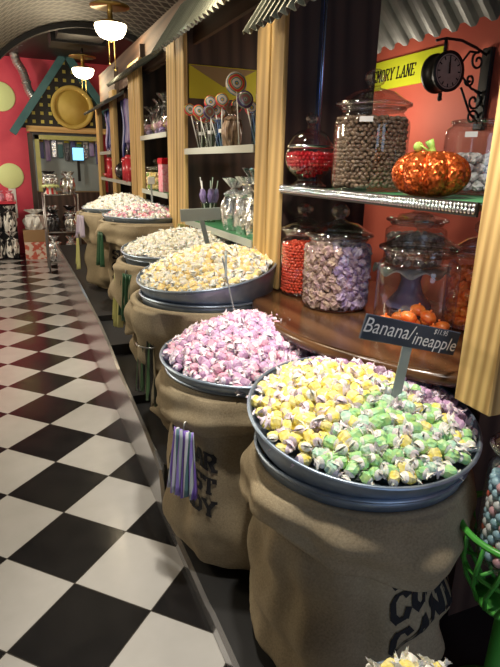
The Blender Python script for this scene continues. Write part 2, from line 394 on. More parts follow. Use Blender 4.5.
# ------------------------------------------------------------------ camera
cam=bpy.data.cameras.new('camera'); co=bpy.data.objects.new('camera',cam); C.objects.link(co); SC.camera=co
cam.sensor_fit='HORIZONTAL'; cam.sensor_width=36; cam.lens=545.41*36/500; cam.clip_start=.02; cam.clip_end=60
yaw,pitch,roll=-.4057,-.2984,.02396
fw=Vector((-sin(yaw)*cos(pitch),cos(yaw)*cos(pitch),sin(pitch))); r0=Vector((cos(yaw),sin(yaw),0)); u0=r0.cross(fw)
rr=r0*cos(roll)+u0*sin(roll); uu=-r0*sin(roll)+u0*cos(roll)
co.matrix_world=Matrix(((rr.x,uu.x,-fw.x,0),(rr.y,uu.y,-fw.y,0),(rr.z,uu.z,-fw.z,1.3905),(0,0,0,1)))
CAMP=Vector((0,0,1.3905))

# ------------------------------------------------------------------ setting
YE=9.25; XW=2.35
mb=MB().box(-2.4,-2.9,-.05,XW,YE,0); obj('floor',mb,M['floor'],kind='structure')
mb=MB().box(-2.4,YE,0,XW,YE+.1,3.6); obj('wall_end',mb,M['red'],kind='structure')
mb=MB().box(XW,-2.9,0,XW+.1,YE,3.6); obj('wall_right',mb,M['coral'],kind='structure')
mb=MB().box(-2.5,-2.9,0,-2.4,YE,3.6); obj('wall_left',mb,M['cream'],kind='structure')
mb=MB()
mb.box(-2.5,-3,0,-1.7,-2.9,3.6); mb.box(1.7,-3,0,XW,-2.9,3.6); mb.box(-1.7,-3,0,1.7,-2.9,.5); mb.box(-1.7,-3,2.5,1.7,-2.9,3.6)
obj('wall_back',mb,M['cream'],kind='structure')
mb=MB().box(-1.7,-2.96,.5,1.7,-2.95,2.5); obj('window_1',mb,M['glass'],kind='structure')
mb=MB().box(-2.4,-2.9,3.6,XW,YE,3.7); obj('ceiling',mb,M['darkwall'],kind='structure')
# vaulted mesh ceiling over the aisle
VX,VA,VZ,VB=.92,1.25,1.65,1.14
VA0=math.asin(.57)  # the vault springs at z = 2.30
VL,VR,VS=VX-VA*cos(VA0),VX+VA*cos(VA0),VZ+VB*.57
def vault(r=1.0):
    def f(u,v):
        a=pi-VA0-u*(pi-2*VA0); return (VX+VA*r*cos(a), -2.9+v*(6.6+2.9), VZ+VB*r*sin(a))
    return f
mb=MB().grid(vault(),28,20,smooth=True)
o=obj('ceiling',mb,M['mesh'],kind='structure')
def vuv(c):
    a=math.acos(max(-1,min(1,(c.x-VX)/VA))); return ((pi-a)*1.2,c.y)
set_uv(o,vuv)
mb=MB()                                   # dark arch closing the vault's far end
n=28
V=[];F=[]
for yy in (6.6,6.68):
    for i in range(n+1):
        a=pi-VA0-(i/n)*(pi-2*VA0); V.append((VX+VA*cos(a),yy,VZ+VB*sin(a)))
    for i in range(n+1):
        a=pi-VA0-(i/n)*(pi-2*VA0); V.append((VX+VA*.965*cos(a),yy,VZ+VB*.955*sin(a)))
k=n+1
for i in range(n):
    F.append((i,i+1,k+i+1,k+i)); F.append((2*k+i+1,2*k+i,3*k+i,3*k+i+1)); F.append((i+1,i,2*k+i,2*k+i+1)); F.append((k+i,k+i+1,3*k+i+1,3*k+i))
mb.add(V,F,0,False); obj('trim_1',mb,M['black'],kind='structure')
mb=MB().box(-2.4,-2.9,VS,VL+.003,6.6,VS+.05).box(VR-.003,-2.9,VS,XW,6.6,VS+.05); obj('ceiling',mb,M['darkwall'],kind='structure')
# stepped plinth under the barrels
prof=[(.66,.05),(1.0,.05),(1.3,.05),(1.35,.04),(1.90,.04),(1.95,.19),(2.2,.235),(2.9,.29),(3.2,.335),(3.6,.37),(4.75,.40),(7.3,.40)]
mb=MB();V=[];F=[]
for y,z in prof: V+=[(.445,y,0),(.445+.02*0,y,z),(.462,y,z),(.462,y,0)]
for i in range(len(prof)-1):
    a=i*4;b=a+4
    F+=[(a,a+1,b+1,b),(a+1,a+2,b+2,b+1),(a+2,a+3,b+3,b+2)]
F+=[(3,2,1,0),tuple(len(V)-4+q for q in (0,1,2,3))]
mb.add(V,F); obj('baseboard_right',mb,M['kick'],kind='structure')
decks=[(.66,1.36,.045),(1.36,1.93,.04),(1.93,2.55,.225),(2.55,3.2,.27),(3.2,3.75,.335),(3.75,7.3,.375)]
mb=MB()
for a,b,z in decks: mb.box(.463,a,0,1.62,b,z)
obj('floor',mb,M['deck'],kind='structure')

# ------------------------------------------------------------------ facade: posts, partitions, fascia, awnings
def post(y0,y1,z0,z1,x=1.0,d=.045,m='pine',label='',lean=0):
    mb=MB().box(-d/2,-(y1-y0)/2,0,d/2,(y1-y0)/2,z1-z0,b=.004)
    return obj('wooden_post',mb,M[m],loc=(x+d/2,(y0+y1)/2,z0),label=label,cat='post',group=None)
post(.855,.972,.836,2.6,x=.985,d=.09,m='pinerough',label='rough sawn pine post at the right edge of the photo, in front of the pumpkin')
post(2.062,2.185,.885,2.02,d=.018,label='pale pine post standing on the round-fronted counter beside the red candy jar')
post(2.196,2.325,.226,2.02,d=.018,label='pale pine post touching the far side of the counter post, behind the pale yellow taffy')
post(3.42,3.59,.336,2.16,d=.025,label='pine post on the left of the lollipop shelf, nearer board of its pair')
post(3.61,3.82,.336,2.16,d=.025,label='pine post on the left of the lollipop shelf, farther board of its pair')
post(4.66,4.86,.376,2.18,d=.028,label='pine post left of the cellophane gift bags, nearer board of its pair')
post(4.89,5.12,.376,2.18,d=.028,label='pine post left of the cellophane gift bags, farther board of its pair')
post(5.93,6.14,.376,2.08,label='thin pine post between the two bays of hanging blue scarves')
post(6.96,7.17,.376,2.0,label='farthest pine post of the row, beside the display window')
def partition(y,z0,z1,x1,label,x0=1.045):
    mb=MB().box(x0,y,z0,x1,y+.025,z1)
    return obj('partition_panel',mb,M['panel'],label=label,cat='panel')
partition(2.145,.89,2.30,1.475,'dark stained wood partition behind the jar of brown nut candy',x0=1.02)
partition(3.50,.336,2.30,1.555,'dark stained wood partition behind the cups of lollipops')
partition(4.80,.376,2.30,1.555,'dark stained wood partition behind the cellophane gift bags')
partition(6.04,.376,2.30,1.555,'dark stained partition behind the red canisters')
mb=MB().box(1.56,4.83,.375,1.6,7.2,2.3); obj('back_panel',mb,M['panel'],label='dark wood back panel of the farther bays with hanging scarves',cat='panel')
mb=MB().box(1.56,3.53,.335,1.6,4.79,2.3); obj('back_panel',mb,M['panel'],label='dark wood back panel behind the cellophane gift bags',cat='panel')
mb=MB().box(1.085,-.5,2.08,1.11,7.3,2.38); obj('fascia_board',mb,M['fascia'],label='long brown wooden fascia running above all the tin awnings',cat='fascia')
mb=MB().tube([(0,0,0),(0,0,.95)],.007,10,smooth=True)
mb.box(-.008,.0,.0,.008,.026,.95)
obj('shelf_upright',mb,M['bluetint'],loc=(1.20,2.118,1.316),label='shiny metal upright with a painted blue reflection on the dark partition',cat='upright')
def awning(y0,y1,xe,ze,xt,zt,label,n=None,group=None,amp=.011,pitch=.062):
    t=thing('tin_awning',label,'awning',(xe,(y0+y1)/2,ze),group=group)
    L=y1-y0; nn=int(L/pitch*8)
    def f(u,v):
        y=-L/2+u*L; ph=(u*L/pitch)%1
        tri=abs(ph*2-1); w=amp*(min(1,max(0,tri*1.8-.4))*2-1)
        nx,nz=-(zt-ze),(xt-xe); q=hypot(nx,nz)
        return (v*(xt-xe)+nx/q*w, y, v*(zt-ze)+nz/q*w)
    mb=MB().grid(f,nn,3,smooth=False)
    s=obj('corrugated_sheet',mb,M['tin'],t)
    md=s.modifiers.new('s','SOLIDIFY'); md.thickness=.004
    mb=MB().box(xt-xe+.0,-L/2,zt-ze-.05,xt-xe+.03,L/2,zt-ze-.012)
    obj('ledger_board',mb,M['fascia'],t)
    return t
awning(.5,2.19,.885,1.875,1.05,2.12,'corrugated tin awning above the nearest bay of candy jars')
awning(2.28,3.62,.86,2.02,1.05,2.30,'corrugated tin awning above the shelf of lollipops')
awning(4.05,5.35,.86,2.035,1.05,2.14,'corrugated tin awning above the cellophane gift bags')
awning(5.55,7.1,.86,1.915,1.05,2.02,'corrugated tin awning farthest along the aisle, above the hanging scarves')

# tin roof, sign and clock seen through the nearest bay
t=thing('tin_roof','corrugated tin roof seen above the yellow street sign','roof',(1.9,2.3,2.0))
L=1.5
def f(u,v):
    y=-.75+u*L; ph=(u*L/.115)%1; tri=abs(ph*2-1); w=.014*(min(1,max(0,tri*2.2-.6))*2-1)
    return (-.0-.34*(1-v)-.5*w, y, .36*(1-v)+.8*w)
s=obj('corrugated_sheet',MB().grid(f,int(L/.115*8),2,smooth=False),M['tinlight'],t); md=s.modifiers.new('s','SOLIDIFY'); md.thickness=.004
obj('ridge_board',MB().box(-.40,-.75,.32,-.34,.75,.46),M['fascia'],t)
obj('rafter',MB().box(-.34,-.76,.30,.4,-.72,.36),M['fascia'],t)

def text_mesh(s,size,bold=.0,shear=0,xs=1.0):
    cu=bpy.data.curves.new('txt','FONT'); cu.body=s; cu.size=size; cu.offset=bold; cu.shear=shear; cu.align_x='CENTER'; cu.align_y='CENTER'; cu.resolution_u=3
    to=bpy.data.objects.new('txt',cu); C.objects.link(to)
    dg=bpy.context.evaluated_depsgraph_get(); me=bpy.data.meshes.new_from_object(to.evaluated_get(dg))
    V=[(v.co.x*xs,v.co.y) for v in me.vertices]; F=[tuple(p.vertices) for p in me.polygons]
    bpy.data.objects.remove(to); bpy.data.curves.remove(cu); bpy.data.meshes.remove(me)
    return V,F
def serif_text(s,h,w=.62,gap=.16,st=.30,slab=.14,lean=0.):
    """heavy slab letters built from strokes: returns quads in the plane, centred"""
    # strokes as polylines on a 0..1 box; slab positions listed as horizontal ticks
    G={'S':([[(.95,.80),(.80,1),(.22,1),(.05,.80),(.12,.60),(.85,.42),(.95,.22),(.78,0),(.20,0),(.05,.20)]],[]),
       'U':([[(.15,1),(.15,.18),(.32,0),(.68,0),(.85,.18),(.85,1)]],[(.15,1),(.85,1)]),
       'G':([[(.92,.78),(.75,1),(.28,1),(.08,.78),(.08,.22),(.28,0),(.72,0),(.92,.22),(.92,.45),(.6,.45)]],[]),
       'A':([[(.08,0),(.5,1),(.92,0)],[(.25,.33),(.75,.33)]],[(.08,0),(.92,0)]),
       'R':([[(.15,0),(.15,1),(.70,1),(.88,.85),(.88,.65),(.70,.5),(.15,.5)],[(.5,.5),(.9,0)]],[(.15,0),(.15,1),(.92,0)]),
       'C':([[(.92,.78),(.75,1),(.28,1),(.08,.78),(.08,.22),(.28,0),(.75,0),(.92,.22)]],[]),
       'O':([[(.3,0),(.08,.22),(.08,.78),(.3,1),(.7,1),(.92,.78),(.92,.22),(.7,0),(.3,0)]],[]),
       'T':([[(.5,0),(.5,1)],[(.02,1),(.98,1)],[(.05,1),(.05,.78)],[(.95,1),(.95,.78)]],[(.5,0)]),
       'N':([[(.14,0),(.14,1),(.86,0),(.86,1)]],[(.14,0),(.14,1),(.86,1)]),
       'D':([[(.15,0),(.15,1),(.65,1),(.92,.75),(.92,.25),(.65,0),(.15,0)]],[(.15,1),(.15,0)]),
       'Y':([[(.06,1),(.5,.48),(.94,1)],[(.5,.48),(.5,0)]],[(.06,1),(.94,1),(.5,0)]),
       'M':([[(.1,0),(.1,1),(.5,.3),(.9,1),(.9,0)]],[(.1,0),(.1,1),(.9,1),(.9,0)]),
       'E':([[(.9,1),(.15,1),(.15,0),(.9,0)],[(.15,.52),(.7,.52)],[(.9,1),(.9,.8)],[(.9,0),(.9,.2)]],[(.15,1),(.15,0)]),
       'L':([[(.15,1),(.15,0),(.9,0),(.9,.25)]],[(.15,1),(.15,0)])}
    V=[];F=[]; x=0
    def quad(p,q,wd):
        p=Vector(p);q=Vector(q);d=(q-p); l=d.length
        if l<1e-6:return
        d/=l; nn=Vector((-d.y,d.x))*wd/2; p=p-d*wd*.22;q=q+d*wd*.22
        k=max(1,int(l/(h*.12)))
        o=len(V)
        for i in range(k+1):
            c=p+(q-p)*(i/k); V.append(tuple(c+nn)); V.append(tuple(c-nn))
        for i in range(k): F.append((o+2*i,o+2*i+1,o+2*i+3,o+2*i+2))
    for ch in s:
        if ch==' ': x+=w*h*.7; continue
        st_,sl=G[ch]
        for pl in st_:
            for a,b in zip(pl,pl[1:]):
                A=(x+a[0]*w*h,a[1]*h*(1-st*.5)+h*st*.25);B=(x+b[0]*w*h,b[1]*h*(1-st*.5)+h*st*.25)
                vert=abs(B[1]-A[1])>abs(B[0]-A[0])*.8
                quad(A,B,h*w*(st if vert else st*.62))
        for a in sl:
            X,Y=x+a[0]*w*h,(a[1]*h*(1-st*.5)+h*st*.25)
            quad((X-.2*w*h,Y),(X+.2*w*h,Y),h*slab)
        x+=w*h+gap*h
    W=x-gap*h
    return [(a-W/2+lean*(b-h/2),b-h/2) for a,b in V],F,W
# yellow street sign (flat on the coral wall)
sx=2.30
t=thing('street_sign','lime yellow street sign lettered MEMORY LANE on the coral wall','sign',(XW-.02,3.10,1.98))
obj('sign_board',MB().box(0,-.36,-.088,.012,.52,.088,b=.003),M['signyellow'],t)
V,F,W=serif_text('MEMORY LANE',.075,.50,.12,.30,.13,lean=.15)
mb=MB().add([(-.0015,-a+.115,b-.002) for a,b in V],F); obj('lettering',mb,M['black'],t)
mb=MB().box(-.002,-.345,-.03,-.0005,-.255,.035); obj('white_patch',mb,M['white'],t)
# station clock on a scroll bracket
t=thing('station_clock','round double sided clock on a black scroll bracket beside the yellow sign','clock',(XW,2.40,1.80))
obj('wall_plate',MB().box(-.03,-.035,-.2,0,.035,.2,b=.006),M['iron'],t)
R_=Matrix.Translation((-.30,0,.06))@Matrix.Rotation(pi/2,4,'X')
d=obj('clock_case',MB().lathe([(.02,-.045),(.078,-.045),(.094,-.05),(.094,-.035),(.084,-.03),(.084,.03),(.094,.035),(.094,.05),(.078,.045),(.02,.045)],40,T=R_,cap0=True,cap1=True),M['iron'],t)
obj('clock_face',MB().lathe([(.0005,.046),(.080,.046)],40,T=R_,cap0=True),M['clockface'],d)
mb=MB().lathe([(.071,.0465),(.0722,.0475),(.0735,.0465)],40,T=R_)
for k in range(12):
    a=k*pi/6; mb.box(-.003,.056,-.0005,.003,.072,.0012,T=R_@Matrix.Translation((0,0,.0468))@Matrix.Rotation(a,4,'Z'))
obj('hour_marks',mb,M['iron'],d)
obj('minute_hand',MB().box(-.003,-.01,0,.003,.055,.002,T=R_@Matrix.Translation((0,0,.048))),M['iron'],d)
obj('hour_hand',MB().box(-.004,-.01,0,.004,.04,.002,T=R_@Matrix.Translation((0,0,.0505))@Matrix.Rotation(.08,4,'Z')),M['iron'],d)
mb=MB()
def spiral(c,r,turns,a0,dirn=1):
    P=[]
    for i in range(26):
        q=i/25; a=a0+dirn*turns*2*pi*q; P.append((c[0]+r*(1-.8*q)*cos(a),0,c[1]+r*(1-.8*q)*sin(a)))
    return P
mb.tube([(-.02,0,.16),(-.10,0,.19),(-.20,0,.215),(-.30,0,.215),(-.36,0,.20)],.007,6)
mb.tube([(-.30,0,.215),(-.30,0,.15)],.008,6)
mb.tube([(-.02,0,-.02),(-.10,0,-.0),(-.17,0,.05),(-.19,0,.11),(-.14,0,.17),(-.08,0,.17)],.006,6)
mb.tube(spiral((-.08,.13),.045,1.3,pi/2),.006,6); mb.tube(spiral((-.075,-.06),.05,1.3,pi/2,-1),.006,6); mb.tube(spiral((-.07,-.14),.04,1.3,0),.006,6)
mb.tube(spiral((-.12,.04),.032,1.4,pi),.006,6); mb.tube([(-.02,0,-.17),(-.09,0,-.12),(-.13,0,-.06),(-.17,0,.0)],.006,6)
mb.tube([(-.30,0,-.034),(-.30,0,-.055)],.01,8); mb.sphere((-.30,0,-.062),.012,8,6)
obj('scroll_bracket',mb,M['iron'],t)

# ------------------------------------------------------------------ counter and shelves
def shelf(y0,y1,x0,x1,z,label,liner=False,th=.014,bead=True):
    t=thing('glass_shelf',label,'shelf',((x0+x1)/2,(y0+y1)/2,z))
    hx=(x1-x0)/2;hy=(y1-y0)/2
    obj('shelf_board',MB().box(-hx,-hy,-th,hx,hy,0),M['shelfglass'] if not liner else M['greenpaper'],t)
    mb=MB(); mb.box(-hx-.008,-hy,-th-.014,-hx-.001,hy,.006)
    if bead:
        obj('edge_backing',mb,M['iron'],t); mb=MB()
        k=int(2*hy/.0125)
        for i in range(k):
            yy=-hy+(i+.5)*2*hy/k
            mb.sphere((-hx-.012,yy,-.002),.0050,6,4,sc=(1,1,1)); mb.sphere((-hx-.012,yy,-.014),.0055,6,4,sc=(1,1,1.6))
    obj('beaded_edge' if bead else 'edge_strip',mb,M['chrome'] if bead else M['edge'],t)
    return t
shelf(.99,2.035,1.0,1.52,1.315,'glass shelf with beaded chrome edge under the pumpkin and brown candy jar')
obj('shelf_liner',MB().box(1.03,1.05,1.3153,1.5,1.80,1.3168),M['greenpaper'],label='dark green liner sheet on the glass shelf under the pumpkin',cat='liner')
shelf(2.325,3.395,1.0,1.5,1.475,'glass shelf holding the cups of lollipops',bead=False)
shelf(2.325,3.395,1.0,1.5,1.055,'green lined shelf holding the silver foil bags',liner=True,bead=False)
shelf(3.83,4.655,1.0,1.5,1.592,'shelf holding the upper cellophane gift bags',bead=False)
shelf(3.83,4.655,1.0,1.5,1.185,'green lined shelf holding the clear candy ball',liner=True,bead=False)
shelf(5.13,6.92,1.0,1.5,1.22,'dark green shelf holding the red canisters',liner=True,bead=False)
shelf(6.15,6.92,1.0,1.5,1.50,'narrow shelf between the hanging scarves',bead=False)
# counter with a bowed front
ZC=.88
P=[]
ctrl=[(1.12,.99),(1.035,1.02),(.945,1.12),(.868,1.25),(.805,1.42),(.785,1.58),(.793,1.74),(.835,1.90),(.905,2.04),(1.0,2.14)]
def catmull(c,m=6):
    o=[]
    for i in range(len(c)-1):
        p0=c[max(i-1,0)];p1=c[i];p2=c[i+1];p3=c[min(i+2,len(c)-1)]
        for k in range(m):
            t=k/m; o.append(tuple(.5*((2*p1[q])+(-p0[q]+p2[q])*t+(2*p0[q]-5*p1[q]+4*p2[q]-p3[q])*t*t+(-p0[q]+3*p1[q]-3*p2[q]+p3[q])*t**3) for q in range(len(p1))))
    o.append(c[-1]); return o
edge=catmull(ctrl)
poly=[(x-1.2,y-1.6) for x,y in edge]+[(.35,.54),(.35,-.61)]
poly=poly[::-1]
t=thing('counter_top','round-fronted dark varnished wooden counter carrying the candy jars','counter',(1.2,1.6,ZC-.04))
def inset(pl,d):
    cx=sum(p[0] for p in pl)/len(pl);cy=sum(p[1] for p in pl)/len(pl); return [(p[0]+(cx-p[0])*d,p[1]+(cy-p[1])*d) for p in pl]
a=inset(poly,.016); nP=len(poly)
V=[(x,y,.04) for x,y in a]+[(x,y,.030) for x,y in poly]+[(x,y,.010) for x,y in poly]+[(x,y,0) for x,y in a]
F=[tuple(range(nP)),tuple(range(4*nP-1,3*nP-1,-1))]
for k in range(3):
    for i in range(nP):
        j=(i+1)%nP; F.append((k*nP+i,(k+1)*nP+i,(k+1)*nP+j,k*nP+j))
obj('board',MB().add(V,F),M['counter'],t)
tr=[(x-1.2,y-1.6,.02) for x,y in edge]
obj('edge_band',MB().tube([(p[0]+.008,p[1],.018) for p in tr],.021,8),M['counter'],t)
# cupboard carrying the counter, dark, set back behind the barrels
obj('cupboard',MB().box(1.14,1.02,.046,1.5,2.12,ZC-.042),M['panel'],label='dark cupboard under the round-fronted counter, behind the barrels',cat='cupboard')

# ------------------------------------------------------------------ barrels: burlap sack, steel tub, candy pan
def ang(a,b): return (a-b+pi)%(2*pi)-pi
def sack(name_label,cx,cy,zb,zt,rb,rt,rtop,seed,hem=.17,cuffout=.03,fold_=1.0,text=None,tilt=0,flap=None,group=None):
    """open sack: body + turned-down cuff. rb belly radius, rtop radius at the tub"""
    rnd=random.Random(seed)
    ph=[rnd.uniform(0,6.28) for _ in range(12)]; H=zt-zb
    def rad(a,t):
        base=rb*(1-.16*(1-min(1,t/.10))**2) if t<.10 else rb+(rtop-rb)*max(0,(t-.45)/.55)**1.6
        bulge=.012*sin(pi*min(1,t*1.5))
        fold=(.010*sin(5*a+ph[0]+2*t)+.008*sin(9*a+ph[1]-3*t)+.004*sin(17*a+ph[2]+5*t)+.006*sin(2*a+ph[3]))
        sag=.012*sin(11*t*2+ph[4]+1.2*sin(a+ph[5]))*(1-t)**.5*sin(2*a+ph[6])
        w=(.25+.75*sin(pi*min(1,max(0,t*.8+.1))))
        sag+=.0075*sin(t*19+ph[8]+1.9*sin(2*a+ph[9])+.9*sin(5*a+ph[10]))*(1-.5*t)
        return base+bulge+(fold*w+sag)*fold_
    t_=thing('burlap_sack',name_label,'sack',(cx,cy,zb),group=group)
    NA=96
    def fb(u,v):
        a=2*pi*u; t=v
        r=rad(a,t) if v>.03 else rad(a,0)*(.93+.07*v/.03)
        return (r*cos(a),r*sin(a),H*t+(.006*sin(3*a+ph[7]) if v<.9 else 0)+.0)
    body=MB().grid(fb,NA,36,closeu=True)
    body.lathe([(.001,.004),(rb*.80,.004)],32,smooth=True)
    obj('sack_body',body,M['burlap'],t_)
    hp=[rnd.uniform(0,6.28) for _ in range(6)]
    def hl(a):
        L=hem*(1+.22*sin(2*a+hp[0])+.14*sin(3*a+hp[1]))
        if flap: 
            for (fa,fw_,fl) in flap: L+=fl*math.exp(-(ang(a,fa)/fw_)**2)
        return L
    def fc(u,v):
        a=2*pi*u; L=hl(a)
        # profile: from tub lip outward, over the roll, down to the hem with a rolled edge
        if v<.18:
            q=v/.18; r=rtop-.004+ (cuffout*.75)*sin(q*pi/2); z=H-.004+.014*sin(q*pi)
        elif v<.86:
            q=(v-.18)/.68; z=H-L*q
            t=max(0,z/H); r=rad(a,t)+cuffout*(.75+.5*sin(q*pi*.9))+.007*sin(7*a+hp[2]+3*q)*q+.013*fold_**.5*sin(3*q*pi+hp[3]+2*sin(a*2+hp[4]))*q*.7
        else:
            q=(v-.86)/.14; z=H-L+.010*sin(q*pi)-.006*sin(q*pi*.5)*0; t=max(0,(H-L)/H)
            r=rad(a,t)+cuffout*(.75+.5*sin(pi*.9))*(1-q)+.007*sin(7*a+hp[2]+3)*(1-q)+.013*fold_**.5*sin(3*pi+hp[3]+2*sin(a*2+hp[4]))*.7*(1-q)+.002
            z=H-L-.008*sin(q*pi)
        return (r*cos(a),r*sin(a),z)
    obj('cuff',MB().grid(fc,NA,40,closeu=True,flip=True),M['burlap'],t_)
    if text:
        lines,a0,zc,h,lh,lean=text
        mb=MB()
        for i,s in enumerate(lines):
            V,F,W=serif_text(s,h*.95,.60,.13,.36,.17)
            rm=rad(a0,.4)
            pts=[]
            for x,y in V:
                a=a0+x/rm; z=zc+(len(lines)/2-.5-i)*lh+y+lean*x
                r=rad(a,z/H)+.0035
                pts.append((r*cos(a),r*sin(a),z))
            mb.add(pts,F)
        obj('stencil_lettering',mb,M['ink'],t_)
    return t_,rad,H
def tub(label,cx,cy,z0,zt,r):
    t=thing('steel_tub',label,'tub',(cx,cy,z0)); H=zt-z0
    mb=MB().lathe([(.001,.003),(r*.58,.003),(r*.88,H-.16),(r*.985,H-.02),(r,H-.004),(r-.004,H-.004),(r*.97,H-.03),(r*.86,H-.16),(r*.56,.012),(.001,.012)],56)
    obj('tub_wall',mb,M['galvdark'],t)
    obj('rolled_rim',MB().lathe([(r+.006*cos(2*pi*k/8),H+.006*sin(2*pi*k/8)) for k in range(9)],56),M['galv'],t)
    return t
def pan(label,cx,cy,cz,r,depth,tilt,tdir,handle=None):
    """shallow round pan; cz = height of rim centre; tilts down towards direction tdir"""
    Rm=Matrix.Rotation(tilt,4,Vector((-sin(tdir),cos(tdir),0)))
    Tm=Matrix.Translation((cx,cy,cz))@Rm
    t=thing('candy_pan',label,'pan'); t.matrix_world=Tm@Matrix.Translation((0,0,-depth))
    mb=MB().lathe([(.001,0),(r*.90,0),(r*.93,.006),(r*.99,depth-.012),(r,depth),(r-.003,depth),(r*.975,depth-.014),(r*.91,.009),(.001,.005)],64)
    obj('pan_wall',mb,M['galv'],t)
    obj('rolled_rim',MB().lathe([(r+.0055*cos(2*pi*k/8),depth+.0055*sin(2*pi*k/8)) for k in range(9)],64),M['galv'],t)
    return t,Tm

# wrapped taffy, three meshes per flavour
def taffy_mesh(name,mc,mw,seed,s=1.0):
    rnd=random.Random(seed); mb=MB()
    lx=.0175*s*rnd.uniform(.85,1.1); ly=.0142*s*rnd.uniform(.9,1.1); lz=.0128*s*rnd.uniform(.9,1.1)
    def q(v): return (abs(v)**.7)*(1 if v>0 else -1)
    V=[];F=[];n=10;m=7
    for k in range(m):
        x=-1+2*k/(m-1); rr_=sqrt(max(.0,1-abs(x)**3.0)) if 0<k<m-1 else .32
        for i in range(n):
            a=2*pi*i/n; V.append((x*lx,q(cos(a))*ly*rr_*rnd.uniform(.82,1.12),q(sin(a))*lz*rr_*rnd.uniform(.82,1.12)))
    for k in range(m-1):
        for i in range(n): j=(i+1)%n; F.append((k*n+i,k*n+j,(k+1)*n+j,(k+1)*n+i))
    mb.add(V,F,0,False)
    # wrapper sleeve partly over the lump: a slim band at each end, then the pleated twist
    for sd in (-1,1):
        V=[];F=[];n2=14; tw=rnd.uniform(-.8,.8); bend=(rnd.uniform(-.4,.4),rnd.uniform(-.4,.4))
        rings=[(.72,.86,0),(.90,.66,0),(1.0,.36,0),(1.06,.30,0),(1.26,.72,.10),(1.55,1.0,.16)]
        for k,(x,rv,pl) in enumerate(rings):
            for i in range(n2):
                a=2*pi*i/n2+tw*max(0,x-1); f=rv*(1+pl*(1 if i%2 else -1))*rnd.uniform(.94,1.06)
                xe=x+(pl*.5*(1 if i%2 else -1))
                fl=.16
                V.append((sd*xe*lx*.98,ly*1.06*f*cos(a)+bend[0]*lx*max(0,x-1.1)*.6,lz*1.06*f*sin(a)*(fl if x>1.2 else 1)+bend[1]*lx*max(0,x-1.1)*.6))
        for k in range(len(rings)-1):
            for i in range(n2): j=(i+1)%n2; F.append((k*n2+i,k*n2+j,(k+1)*n2+j,(k+1)*n2+i))
        mb.add(V,F,1,False)
    return mb, mb.mesh(name,[mc,mw])
TAFFY={}
def flavour(key,mc,mw,s=1.0,n=4):
    TAFFY[key]=[taffy_mesh('wrapped_taffy',M[mc],M[mw],hash_(key)+k,s) for k in range(n)]
def hash_(s): return sum(ord(c)*(i+3) for i,c in enumerate(s))
flavour('yellow','yellow','waxlilac',1.08); flavour('yellow2','yellow','waxwhite',1.08); flavour('green','green','waxwhite',1.08); flavour('mint','mint','wax',1.08); flavour('plum','plum','waxlilac',1.08)
flavour('pink','pink','wax',1.05); flavour('mauve','mauve','waxlilac',1.05)
flavour('butter','butter','waxwhite',1.1); flavour('ivory','ivory','waxwhite',1.1); flavour('red','redtaffy','waxwhite',1.1)
flavour('pale','waxwhite','waxwhite',1.1)
def heap(Tm,r,H,spacing,pick,info,seed,heaplabel,maxn=300,off=(0,0),power=2.0,skirt=-.020,scale=1.0):
    """individual taffies on a mound in the pan frame Tm (rim plane z=0). pick(x,y,rnd)->kind key; info[kind]=(flavours,label,group)"""
    rnd=random.Random(seed)
    def hz(x,y):
        d=hypot(x-off[0]*max(0,1-hypot(x,y)/r),y-off[1]*max(0,1-hypot(x,y)/r))/r
        return skirt+H*max(0,1-min(1,d)**power)
    pts=[]; rows=int(2*r/(spacing*.87))+1
    for j in range(rows):
        y=-r+(j+.5)*2*r/rows
        w=sqrt(max(0,(r*.93)**2-y*y)); k=int(2*w/spacing)
        for i in range(k):
            x=-w+(i+.5+.25*(j%2*2-1))*2*w/max(k,1)
            x+=rnd.uniform(-.28,.28)*spacing; yy=y+rnd.uniform(-.28,.28)*spacing
            if hypot(x,yy)<r*.93: pts.append((x,yy,hz(x,yy)+rnd.uniform(-.004,.007)))
    kinds={}
    for p in pts:
        w=Tm@Vector(p); d=(w-CAMP).length; kinds.setdefault(pick(p[0],p[1],rnd),[]).append((d,p,w))
    rest={}
    for kd,lst in kinds.items():
        fl,label,group=info[kd]
        lst.sort(key=lambda q:q[0])
        for i,(d,p,w) in enumerate(lst):
            mbm,me=rnd.choice(TAFFY[rnd.choice(fl)])
            e=Euler((rnd.uniform(-.5,.5)+(rnd.random()<.3)*1.2,rnd.uniform(-.6,.6),rnd.uniform(0,6.28)))
            s_=scale*rnd.uniform(.9,1.1)
            if i<maxn: inst(kd+'_taffy',me,w,e,s_,label,'candy',group)
            else: rest.setdefault(kd,[]).append((mbm,me,w,e,s_))
    # what lies under the visible layer, and what is past the first 300 of a kind: one uncountable heap
    mb=MB(); mats=[]
    def put(T,mbm,me):
        ids=[]
        for m in me.materials:
            if m not in mats: mats.append(m)
            ids.append(mats.index(m))
        o0=len(mb.v); mb.v+=[tuple(T@Vector(v)) for v in mbm.v]
        for f_,mi,sm in zip(mbm.f,mbm.m,mbm.s): mb.f.append(tuple(i+o0 for i in f_)); mb.m.append(ids[mi]); mb.s.append(sm)
    for kd,lst in kinds.items():
        for q,(d,p,w) in enumerate(lst):
            if hypot(p[0],p[1])>r*.80: continue
            mbm,me=rnd.choice(TAFFY[rnd.choice(info[kd][0])])
            put(Matrix.Translation(w+Vector((rnd.uniform(-.01,.01),rnd.uniform(-.01,.01),-.021*scale)))@Euler((rnd.uniform(0,6),rnd.uniform(-.5,.5),rnd.uniform(0,6.28))).to_matrix().to_4x4()@Matrix.Scale(scale,4),mbm,me)
        for mbm,me,w,e,s_ in rest.get(kd,[]): put(Matrix.Translation(w)@e.to_matrix().to_4x4()@Matrix.Scale(s_,4),mbm,me)
    obj('taffy_heap',mb,mats,label=heaplabel,cat='candy heap',kind='stuff')

